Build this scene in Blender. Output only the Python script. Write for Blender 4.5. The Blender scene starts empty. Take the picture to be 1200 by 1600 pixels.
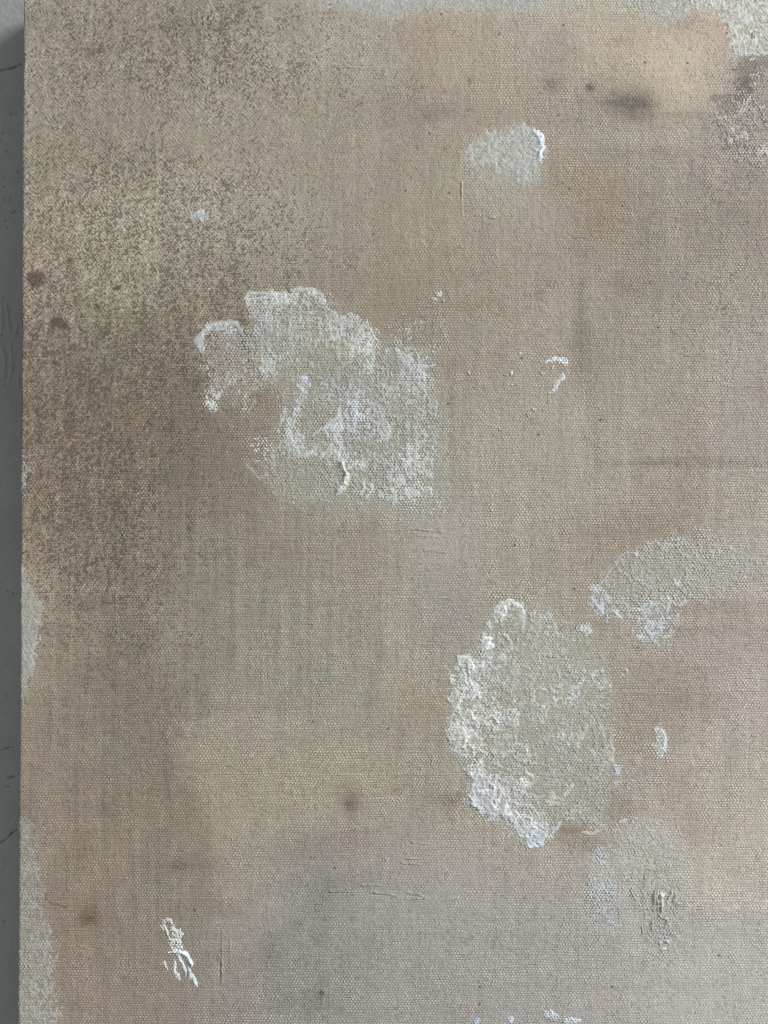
import bpy, math
import numpy as np

# ---------------------------------------------------------------- scene, camera, light
scene = bpy.context.scene
S = 0.00027                       # metres per photo pixel on the canvas plane
CAM_D = 0.36                      # camera distance from the canvas face
WALL_Y = 0.021                    # wall lies this far behind the canvas face
ROLL = math.radians(0.29)         # the canvas hangs very slightly out of true

cam_d = bpy.data.cameras.new('camera')
cam = bpy.data.objects.new('camera', cam_d)
scene.collection.objects.link(cam)
cam.location = (0, -CAM_D, 0)
cam.rotation_euler = (math.radians(90), 0, 0)
cam_d.sensor_fit = 'HORIZONTAL'
cam_d.angle = 2 * math.atan(600 * S / CAM_D)
cam_d.clip_start = 0.01
cam_d.clip_end = 50
cam_d.dof.use_dof = True
cam_d.dof.focus_distance = CAM_D
cam_d.dof.aperture_fstop = 9.0
scene.camera = cam

world = bpy.data.worlds.new("World")
scene.world = world
world.use_nodes = True
bg = world.node_tree.nodes['Background']
bg.inputs['Color'].default_value = (0.96, 0.985, 1.0, 1)
bg.inputs['Strength'].default_value = 0.36

LAMP_E = 279.0
ld = bpy.data.lights.new('window_light', 'AREA')
ld.shape = 'RECTANGLE'
ld.size, ld.size_y = 1.7, 1.7
ld.energy = LAMP_E
ld.color = (1.0, 0.99, 0.98)
lo = bpy.data.objects.new('window_light', ld)
scene.collection.objects.link(lo)
lo.location = (3.7, -2.2, 2.0)
from mathutils import Vector
lo.rotation_euler = (Vector((0.0, 0, 0)) - lo.location).to_track_quat('-Z', 'Y').to_euler()

scene.view_settings.view_transform = 'Standard'
scene.view_settings.look = 'None'
scene.view_settings.exposure = 0
scene.view_settings.gamma = 1
scene.cycles.use_denoising = False
scene.cycles.filter_width = 0.9     # a crisp phone lens

# ---------------------------------------------------------------- helpers
E_ILLUM = 0.80                    # light reaching a white surface in this room (for pigment values)
rng = np.random.default_rng(7)
TAB = rng.random((256, 256)).astype(np.float32)

def vn(x, y, seed=0):
    """value noise, -1..1"""
    x = x + seed * 37.17; y = y + seed * 91.73
    xi = np.floor(x).astype(np.int64); yi = np.floor(y).astype(np.int64)
    fx = (x - xi).astype(np.float32); fy = (y - yi).astype(np.float32)
    fx = fx * fx * (3 - 2 * fx); fy = fy * fy * (3 - 2 * fy)
    x0 = xi & 255; x1 = (xi + 1) & 255; y0 = yi & 255; y1 = (yi + 1) & 255
    a = TAB[y0, x0]; b = TAB[y0, x1]; c = TAB[y1, x0]; d = TAB[y1, x1]
    return ((a + (b - a) * fx) * (1 - fy) + (c + (d - c) * fx) * fy) * 2 - 1

def fbm(x, y, seed=0, octv=3):
    s = 0; a = 1.0; t = 0
    for o in range(octv):
        s = s + a * vn(x, y, seed + o * 5); t += a * a
        a *= .55; x = x * 2.03; y = y * 2.03
    return s / math.sqrt(t)

def sstep(a, b, x):
    t = np.clip((x - a) / (b - a), 0, 1)
    return t * t * (3 - 2 * t)

def lin(c):
    c = np.asarray(c, dtype=np.float32) / 255.0
    return np.where(c <= .04045, c / 12.92, ((c + .055) / 1.055) ** 2.4)

def seg_dist(X, Y, pts):
    d = np.full(X.shape, 1e9, np.float32); along = np.zeros(X.shape, np.float32)
    L = 0
    for (ax, ay), (bx, by) in zip(pts[:-1], pts[1:]):
        vx, vy = bx - ax, by - ay
        l2 = vx * vx + vy * vy + 1e-9
        t = np.clip(((X - ax) * vx + (Y - ay) * vy) / l2, 0, 1)
        q = np.hypot(X - ax - t * vx, Y - ay - t * vy)
        m = q < d
        d = np.where(m, q, d); along = np.where(m, L + t * math.sqrt(l2), along)
        L += math.sqrt(l2)
    return d, along / max(L, 1e-6)

def poly_sd(X, Y, pts):
    """signed distance, positive inside"""
    d, _ = seg_dist(X, Y, list(pts) + [pts[0]])
    ins = np.zeros(X.shape, bool)
    n = len(pts)
    for i in range(n):
        ax, ay = pts[i]; bx, by = pts[(i + 1) % n]
        if ay == by: continue
        c = ((ay > Y) != (by > Y)) & (X < (bx - ax) * (Y - ay) / (by - ay) + ax)
        ins ^= c
    return np.where(ins, d, -d)

def gauss(X, Y, cx, cy, rx, ry, rot=0.0):
    dx, dy = X - cx, Y - cy
    if rot:
        c, s = math.cos(rot), math.sin(rot)
        dx, dy = dx * c + dy * s, -dx * s + dy * c
    return np.exp(-0.5 * ((dx / rx) ** 2 + (dy / ry) ** 2))

def ell(X, Y, cx, cy, rx, ry, soft=.35):
    r = np.hypot((X - cx) / rx, (Y - cy) / ry)
    return 1 - sstep(1 - soft, 1 + soft, r)

CR, SR = math.cos(ROLL), math.sin(ROLL)
def to_photo(gx, gy):             # canvas frame -> photo frame (both in photo pixels)
    dx, dy = gx - 600, gy - 800
    return 600 + dx * CR - dy * SR, 800 + dx * SR + dy * CR
def to_canvas(X, Y):
    dx, dy = X - 600, Y - 800
    return 600 + dx * CR + dy * SR, 800 - dx * SR + dy * CR

# ---------------------------------------------------------------- materials
def mat_paint(name, rough, fine_col, fine_bump, spec=.35):
    m = bpy.data.materials.new(name); m.use_nodes = True
    nt = m.node_tree; N = nt.nodes; Lk = nt.links
    b = N['Principled BSDF']
    at = N.new('ShaderNodeVertexColor'); at.layer_name = 'pigment'
    tc = N.new('ShaderNodeTexCoord')
    n1 = N.new('ShaderNodeTexNoise'); n1.inputs['Scale'].default_value = 1.0 / (3.2 * S)
    n1.inputs['Detail'].default_value = 3; n1.inputs['Roughness'].default_value = .65
    Lk.new(tc.outputs['Object'], n1.inputs['Vector'])
    mr = N.new('ShaderNodeMapRange')
    mr.inputs['From Min'].default_value = .25; mr.inputs['From Max'].default_value = .75
    mr.inputs['To Min'].default_value = 1 - fine_col; mr.inputs['To Max'].default_value = 1 + fine_col
    Lk.new(n1.outputs['Fac'], mr.inputs['Value'])
    mx = N.new('ShaderNodeVectorMath'); mx.operation = 'SCALE'
    Lk.new(at.outputs['Color'], mx.inputs[0]); Lk.new(mr.outputs['Result'], mx.inputs['Scale'])
    Lk.new(mx.outputs['Vector'], b.inputs['Base Color'])
    n2 = N.new('ShaderNodeTexNoise'); n2.inputs['Scale'].default_value = 1.0 / (2.2 * S)
    n2.inputs['Detail'].default_value = 2
    Lk.new(tc.outputs['Object'], n2.inputs['Vector'])
    bp = N.new('ShaderNodeBump'); bp.inputs['Strength'].default_value = fine_bump
    bp.inputs['Distance'].default_value = S * 1.2
    Lk.new(n2.outputs['Fac'], bp.inputs['Height']); Lk.new(bp.outputs['Normal'], b.inputs['Normal'])
    n3 = N.new('ShaderNodeTexNoise'); n3.inputs['Scale'].default_value = 1.0 / (40 * S)
    Lk.new(tc.outputs['Object'], n3.inputs['Vector'])
    m3 = N.new('ShaderNodeMapRange'); m3.inputs['To Min'].default_value = rough - .1; m3.inputs['To Max'].default_value = rough + .1
    Lk.new(n3.outputs['Fac'], m3.inputs['Value']); Lk.new(m3.outputs['Result'], b.inputs['Roughness'])
    b.inputs['Specular IOR Level'].default_value = spec
    return m

M_CANVAS = mat_paint('painted_canvas', .62, .10, .45)
M_IMPASTO = mat_paint('white_impasto', .55, .05, .45)

def mesh_object(name, V, F, col, material, parent=None, smooth=True):
    me = bpy.data.meshes.new(name)
    nv, nf = len(V), len(F)
    me.vertices.add(nv); me.vertices.foreach_set('co', np.ascontiguousarray(V, np.float32).ravel())
    me.loops.add(nf * 4); me.loops.foreach_set('vertex_index', np.ascontiguousarray(F, np.int32).ravel())
    me.polygons.add(nf)
    me.polygons.foreach_set('loop_start', np.arange(0, nf * 4, 4, dtype=np.int32))
    me.polygons.foreach_set('use_smooth', np.full(nf, smooth))
    if col is not None:
        a = me.color_attributes.new('pigment', 'FLOAT_COLOR', 'POINT')
        c4 = np.ones((nv, 4), np.float32); c4[:, :3] = col
        a.data.foreach_set('color', c4.ravel())
    me.update(calc_edges=True)
    me.materials.append(material)
    o = bpy.data.objects.new(name, me)
    scene.collection.objects.link(o)
    if parent is not None: o.parent = parent
    return o

def grid_faces(ny, nx):
    i = np.arange(ny * nx, dtype=np.int32).reshape(ny, nx)
    # wound so that the normal points to -Y (the camera) with X right and Y(photo) down
    return np.stack([i[1:, :-1], i[1:, 1:], i[:-1, 1:], i[:-1, :-1]], -1).reshape(-1, 4)

# ---------------------------------------------------------------- the wall behind
def build_wall():
    xs = np.concatenate([np.linspace(-6000, -500, 30), np.linspace(-480, -110, 20), np.arange(-100, 60, 1.25), np.linspace(62, 300, 20), np.linspace(330, 6000, 30)])
    ys = np.concatenate([np.linspace(-5000, -200, 24), np.arange(-180, 1780, 1.6), np.linspace(1800, 6000, 24)])
    X, Y = np.meshgrid(xs, ys)
    # photo coordinate of a wall point as the camera sees it, only to know where the wall's own marks sit
    k = CAM_D / (CAM_D + WALL_Y)
    px, py = 600 + (X - 600) * k, 800 + (Y - 800) * k
    h = 0.45 * fbm(X / 55, Y / 55, 3) + .22 * fbm(X / 11, Y / 14, 9) + .10 * vn(X / 3.5, Y / 3.5, 21)
    rough = gauss(px, py, 10, 25, 40, 40)
    h += rough * .5 * fbm(px / 5, py / 5, 14)
    # old filler drips and lumps
    for pts, w, hh in [([(9, 475), (12, 495), (16, 520), (23, 522), (26, 510)], 2.6, 2.6),
                       ([(2, 465), (4, 490), (3, 520)], 2.2, 2.0), ([(4, 545), (8, 565), (6, 590)], 2.4, 2.2),
                       ([(17, 535), (19, 560), (18, 580)], 2.0, 1.5), ([(28, 590), (30, 605)], 2, 1.6),
                       ([(1, 1085), (6, 1083), (10, 1089), (5, 1093)], 1.5, 1.8), ([(10, 1035), (5, 1042)], 1.4, 1.2),
                       ([(20, 1288), (24, 1281)], 1.6, 1.5), ([(3, 1340), (5, 1352), (1, 1360)], 1.6, 1.2),
                       ([(17, 575), (15, 600)], 1.8, 1.2), ([(8, 600), (11, 603)], 2.0, -2.5)]:
        d, a = seg_dist(px + 1.5 * vn(px / 7, py / 7, 31), py, pts)
        h += hh * np.exp(-(d / w) ** 2)
    # cracks
    crack = np.zeros(X.shape)
    for pts, w, hh in [([(-40, 112), (-5, 109), (8, 108), (20, 105), (33, 100)], 1.5, 4.0),
                       ([(-30, 1178), (0, 1172), (12, 1169), (21, 1167)], .9, 2.5),
                       ([(-20, 1322), (2, 1316), (12, 1310), (18, 1302), (26, 1297)], 1.3, 3.2),
                       ([(14, 1216), (21, 1214)], 2.2, 3.5), ([(8, 1228), (14, 1229)], 1, 2.5), ([(11, 1213), (12, 1215)], 1, 2.5)]:
        d, a = seg_dist(px, py + 1.2 * vn(px / 5, py / 5, 41), pts)
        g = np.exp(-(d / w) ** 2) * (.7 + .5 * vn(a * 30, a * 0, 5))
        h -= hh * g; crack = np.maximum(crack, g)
    r2 = np.random.default_rng(3)
    pits = [(18, 179), (25, 178), (28, 268), (5, 208), (0, 221), (10, 236), (6, 292), (8, 312), (17, 312), (24, 330), (9, 345), (20, 332), (12, 356)]
    pits += [(r2.uniform(-60, 30), r2.uniform(120, 1500)) for _ in range(16)]
    for cx, cy in pits:
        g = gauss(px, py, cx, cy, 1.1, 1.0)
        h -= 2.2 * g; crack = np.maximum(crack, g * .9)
    V = np.stack([(X - 600) * S, WALL_Y - h * S * .8, (800 - Y) * S], -1).reshape(-1, 3)
    tone = 1 + .05 * fbm(X / 40, Y / 60, 55) + .03 * vn(X / 6, Y / 6, 51)
    crack_dark = np.clip(crack, 0, 1)[..., None]  # cracks and pits coloured darker than the wall
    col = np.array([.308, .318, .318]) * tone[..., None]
    col = col * (1 - .65 * crack_dark) + np.array([.05, .05, .05]) * .65 * crack_dark
    m = mat_paint('grey_wall_paint', .6, .06, .3, .3)
    w = mesh_object('wall', V, grid_faces(len(ys), len(xs)), col.reshape(-1, 3), m)
    w['kind'] = 'structure'
    w['label'] = 'plain grey painted wall with fine cracks behind the canvas'
    return w
build_wall()

# ---------------------------------------------------------------- the painting
EDGE_L, EDGE_T, EDGE_R, EDGE_B = 32.0, -18.0, 1660.0, 2080.0     # canvas outline in its own frame, photo pixels
painting = bpy.data.objects.new('painting', None)
scene.collection.objects.link(painting)
base_gx, base_gy = (EDGE_L + EDGE_R) / 2, EDGE_B
bX, bY = to_photo(base_gx, base_gy)
painting.location = ((bX - 600) * S, 0, (800 - bY) * S)
painting.rotation_euler = (0, ROLL, 0)
painting['label'] = 'beige and brown abstract canvas with crusty white paint patches on grey wall'
painting['category'] = 'painting'

def wob(t, k):
    return .5 * vn(t / 7, t * 0 + k, 130) + .35 * vn(t / 2.6, t * 0 + k, 131) + .8 * vn(t / 160, t * 0 + k, 132)
def local(gx, gy, h):             # canvas frame (photo pixels), height in pixels -> painting-local metres
    gx = gx + wob(gy, 1.5) * np.exp(-np.clip(gx - EDGE_L, 0, None) / 5.0)
    return np.stack([(gx - base_gx) * S, -h * S, (base_gy - gy) * S], -1)

# where paint has filled the weave: x, y, rx, ry, how much
FLAT = [(1050, 110, 60, 60, .75), (900, 70, 90, 50, .4), (785, 245, 50, 40, .5), (690, 70, 60, 60, .25), (640, 1400, 130, 80, .35), (420, 1440, 70, 50, .4), (690, 850, 40, 40, .5), (120, 560, 40, 40, .3),
        (650, 300, 140, 60, .3), (820, 330, 70, 40, .4), (860, 480, 60, 60, .35), (840, 650, 80, 60, .25), (40, 980, 20, 80, .5), (1020, 1330, 60, 40, .45), (360, 1300, 60, 60, .2), (850, 1060, 60, 60, .3), (1150, 20, 80, 60, .7),
        (640, 10, 200, 25, .5), (170, 60, 120, 20, .4), (560, 520, 60, 40, .3), (1100, 1560, 120, 40, .3), (440, 780, 40, 40, .2), (130, 1000, 30, 60, .25), (300, 960, 60, 50, .2)]
ROWJ = rng.random(2048).astype(np.float32)
def weave(gx, gy, X, Y):
    """height of the primed cloth in photo pixels, and its 0..1 thread profile"""
    u = gx + 1.9 * vn(gx / 70, gy / 70, 1) + 1.1 * vn(gx / 12, gy / 8, 2)
    v = gy + 1.7 * vn(gx / 80, gy / 60, 3) + .8 * vn(gx / 16, gy / 9, 4)
    P, Q = 5.05, 7.8
    row = np.floor(v / (Q / 2) + .5).astype(np.int64)
    rj = ROWJ[row & 2047]
    col = np.floor(u / (P / 2) + .5).astype(np.int64)
    cj = ROWJ[(col + 777) & 2047]
    c = np.cos(2 * np.pi * (u + (rj - .5) * .5) / P) * np.cos(2 * np.pi * v / Q)
    slub = .92 + .22 * (rj - .5) + .22 * (cj - .5) + .36 * vn(gx / 6.5, gy / 5, 5)
    patchy = .80 + .30 * fbm(gx / 24, gy / 20, 6)
    dots = np.clip(c, 0, 1) ** .75 * slub * np.clip(patchy, .1, 1.5)
    rows = .5 + .5 * np.cos(4 * np.pi * v / Q)
    prof = (.86 * dots + .04 * rows * (.5 + rj)) + .26 * np.clip(-c, 0, 1) + .05 * (1 - patchy)
    ul = sstep(750, 250, X + .55 * Y) * .8 + sstep(900, 560, X) * sstep(520, 330, Y) * .35
    ul = np.clip(ul, 0, .85)
    tw = .5 + .5 * np.cos(2 * np.pi * (u / 5.3 - v / 6.0 + .6 * vn(gx / 12, gy / 12, 8)))
    mush = .5 + .5 * fbm(gx / 3.3 + gy / 9, gy / 4.4, 11, 2)
    prof = prof * (1 - ul) + ul * (.42 * tw + .45 * mush + .2 * prof)
    clear = .75 + .25 * sstep(500, 1000, X + .35 * Y)
    flat = np.zeros(X.shape, np.float32)
    for fx, fy, frx, fry, fa in FLAT: flat = np.maximum(flat, fa * gauss(X, Y, fx, fy, frx, fry))
    flat = np.clip(flat * (1 + .3 * vn(gx / 14, gy / 12, 15)), 0, .85)
    prof = prof * (1 - flat) + flat * (.36 + .10 * vn(gx / 3.1, gy / 3.1, 16))
    h = 1.6 * clear * prof + .25 * fbm(gx / 3.6, gy / 3.2, 17, 2)
    return h.astype(np.float32), np.clip(prof, 0, 1).astype(np.float32)

# thin ridges and scratches in the ground paint: points, width, height
SCRATCH = []
def sc_lines(lst, w, h):
    for p in lst: SCRATCH.append((p, w, h))
sc_lines([[(300, 20), (302, 38)], [(309, 17), (310, 40)], [(318, 22), (319, 45)], [(326, 16), (327, 48)], [(331, 20), (330, 62)], [(277, 40), (278, 68)],
          [(288, 142), (289, 166)], [(298, 140), (299, 168)], [(312, 82), (311, 98)], [(388, 28), (396, 44)]], 1.2, 1.8)
sc_lines([[(721, 280), (721, 310), (722, 342)]], 1.3, 2.2)
sc_lines([[(719, 284), (719, 312)]], .9, -1.6)
sc_lines([[(640, 827), (702, 831)], [(646, 836), (706, 840)], [(655, 862), (700, 863)], [(660, 860), (690, 858)], [(636, 904), (672, 902)], [(652, 915), (690, 915)],
          [(676, 933), (708, 936)], [(650, 951), (690, 949)], [(648, 1005), (682, 1008)], [(685, 1045), (702, 1047)], [(686, 1062), (703, 1063)]], 1.2, 1.7)
sc_lines([[(645, 829), (690, 833)], [(657, 862), (696, 865)], [(650, 882), (690, 884)], [(640, 895), (676, 894)]], 1.0, -1.7)
sc_lines([[(512, 1393), (548, 1392)], [(560, 1382), (600, 1383)], [(582, 1394), (605, 1396), (624, 1402)], [(634, 1394), (655, 1397), (667, 1404)],
          [(648, 1402), (660, 1404)], [(694, 1407), (718, 1402)], [(640, 1315), (672, 1319)], [(630, 1340), (660, 1343)], [(625, 1348), (662, 1350)], [(607, 1340), (602, 1346)]], 1.4, 2.4)
sc_lines([[(580, 1397), (604, 1399)], [(637, 1398), (652, 1401)], [(512, 1395), (546, 1395)]], 1.0, -1.8)
sc_lines([[(344, 1440), (344, 1490), (343, 1545)], [(340, 1475), (341, 1500)]], .9, -1.3)
sc_lines([[(347, 1460), (347, 1540)], [(342, 1478), (343, 1505)], [(360, 1465), (359, 1490)]], 1.1, 2.0)
sc_lines([[(1000, 198), (1120, 200)], [(980, 260), (1080, 262)]], 1.0, 1.0)
sc_lines([[(265, 1225), (267, 1245)], [(284, 1100), (283, 1112)], [(190, 945), (186, 952), (187, 960)]], 1.2, 1.6)
sc_lines([[(575, 1210), (440, 1212)][::-1], [(443, 1205), (444, 1232)], [(457, 1230), (460, 1250)], [(470, 1295), (468, 1310)]], 1.0, 1.0)
sc_lines([[(845, 1026), (905, 1028)], [(900, 1033), (960, 1027)], [(850, 1051), (900, 1052)], [(886, 1045), (885, 1075)], [(920, 1073), (945, 1072)], [(960, 1076), (1010, 1078)]], 1.0, -1.6)

def scratches(X, Y):
    h = np.zeros(X.shape, np.float32)
    for pts, w, hh in SCRATCH:
        xs = [p[0] for p in pts]; ys = [p[1] for p in pts]
        m = (X > min(xs) - 8) & (X < max(xs) + 8) & (Y > min(ys) - 8) & (Y < max(ys) + 8)
        if not m.any(): continue
        x, y = X[m], Y[m]
        d, a = seg_dist(x + .8 * vn(x / 6, y / 6, 61), y + .8 * vn(x / 6, y / 6, 62), pts)
        h[m] += .62 * hh * np.exp(-(d / w) ** 2) * sstep(0, .12, a) * sstep(1, .88, a) * (.75 + .5 * vn(x / 5, y / 5, 63))
    return h

# --- colours of the ground, as seen every 100 px (rows: Y=50..1550, columns X=50..1150)
GRID = """
142,134,121 138,129,116 134,125,112 133,125,110 145,138,123 152,146,131 158,143,125 166,154,137 172,163,145 173,163,144 178,166,147 176,166,152
141,131,117 137,127,113 138,129,114 141,132,117 148,138,121 150,141,125 150,136,119 158,146,128 160,147,129 163,150,132 174,160,140 150,139,128
139,128,113 139,128,113 141,131,115 145,135,119 150,139,122 154,142,126 156,145,128 160,149,130 163,150,132 158,147,130 156,145,129 157,147,136
139,126,111 144,136,119 147,140,124 148,139,124 152,143,128 153,141,124 154,142,124 157,145,127 158,144,126 148,134,116 149,137,122 145,133,119
141,130,114 138,130,112 138,130,112 140,129,112 149,141,124 152,139,121 152,138,120 156,142,125 158,146,129 150,139,124 150,139,125 152,143,128
133,121,106 128,118,102 130,119,103 140,130,112 155,148,132 150,140,123 146,133,115 156,144,126 157,147,130 154,145,129 156,147,132 160,150,138
124,111,96 123,110,95 128,114,98 135,121,105 150,142,125 155,148,133 155,146,130 158,148,131 158,149,131 158,149,133 160,150,135 163,153,139
132,118,103 131,117,102 134,120,104 137,123,106 148,138,122 155,147,131 157,149,134 158,150,133 159,151,134 160,151,135 160,149,134 165,155,142
139,126,111 132,120,105 137,125,109 146,135,119 148,137,119 152,141,124 158,149,134 159,151,133 158,148,131 155,142,125 161,149,134 170,160,144
148,136,120 138,125,109 139,127,112 146,136,120 150,140,124 155,144,127 158,148,133 159,148,131 160,151,133 161,150,133 168,157,142 166,153,140
150,138,123 140,127,111 136,125,109 148,140,124 152,144,128 152,143,126 158,146,129 160,149,132 163,154,137 162,150,134 165,151,137 170,158,148
146,132,117 141,130,114 142,130,115 154,143,126 155,145,127 156,146,128 158,146,128 161,151,134 163,154,138 158,145,127 165,153,139 170,160,147
143,129,113 141,127,110 143,129,112 156,144,125 158,147,126 157,145,124 159,147,129 162,151,134 164,154,138 165,154,139 168,157,141 171,161,145
147,133,117 143,128,111 140,127,111 155,143,124 155,144,127 150,139,128 157,147,134 157,148,134 160,150,136 164,154,141 165,155,141 171,162,146
150,138,124 146,131,114 143,131,115 149,139,127 150,142,132 151,142,133 155,146,137 158,149,139 159,150,139 163,154,143 168,159,147 174,166,154
160,150,138 147,132,116 148,134,120 146,136,126 149,141,131 153,144,136 156,147,138 159,151,142 161,153,143 163,154,145 170,161,152 175,166,155
"""
G = np.array([[list(map(float, t.split(','))) for t in r.split()] for r in GRID.strip().split('\n')], np.float32)   # 16 x 12 x 3

for j in range(16):
    for i in range(12):
        x_, y_ = 50 + 100 * i, 50 + 100 * j
        G[j, i] -= 9 * math.exp(-((x_ - 150) / 170) ** 2 - ((y_ - 680) / 190) ** 2)
        G[j, i] += np.array([21, 20.5, 21.5]) * math.exp(-((x_ - 1170) / 330) ** 2 - ((y_ - 1450) / 300) ** 2)
        G[j, i] += 3 * math.exp(-((x_ - 100) / 200) ** 2 - ((y_ - 1200) / 260) ** 2)
        G[j, i] += 6 * math.exp(-((x_ - 750) / 320) ** 2 - ((y_ - 800) / 300) ** 2)
        G[j, i] += np.array([0, 3.5, 2.5]) * math.exp(-((x_ - 580) / 330) ** 2 - ((y_ - 1000) / 330) ** 2)
        G[j, i] -= 6.5 * math.exp(-((x_ - 500) / 230) ** 2 - ((y_ - 290) / 190) ** 2)
        G[j, i] -= 4 * math.exp(-((x_ - 150) / 220) ** 2 - ((y_ - 150) / 160) ** 2)
def grid_colour(X, Y):
    # cubic B-spline-like smoothing over the colour grid
    gx = np.clip((X - 50) / 100, -.4, 11.4); gy = np.clip((Y - 50) / 100, -.4, 15.4)
    ix = np.floor(gx).astype(int); iy = np.floor(gy).astype(int)
    out = np.zeros(X.shape + (3,), np.float32); wt = np.zeros(X.shape, np.float32)
    for dy in (-1, 0, 1, 2):
        for dx in (-1, 0, 1, 2):
            jx = ix + dx; jy = iy + dy
            w = np.exp(-((gx - jx) ** 2 + (gy - jy) ** 2) / (2 * .48 ** 2)).astype(np.float32)
            out += w[..., None] * G[np.clip(jy, 0, 15), np.clip(jx, 0, 11)]; wt += w
    return out / wt[..., None]

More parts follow.
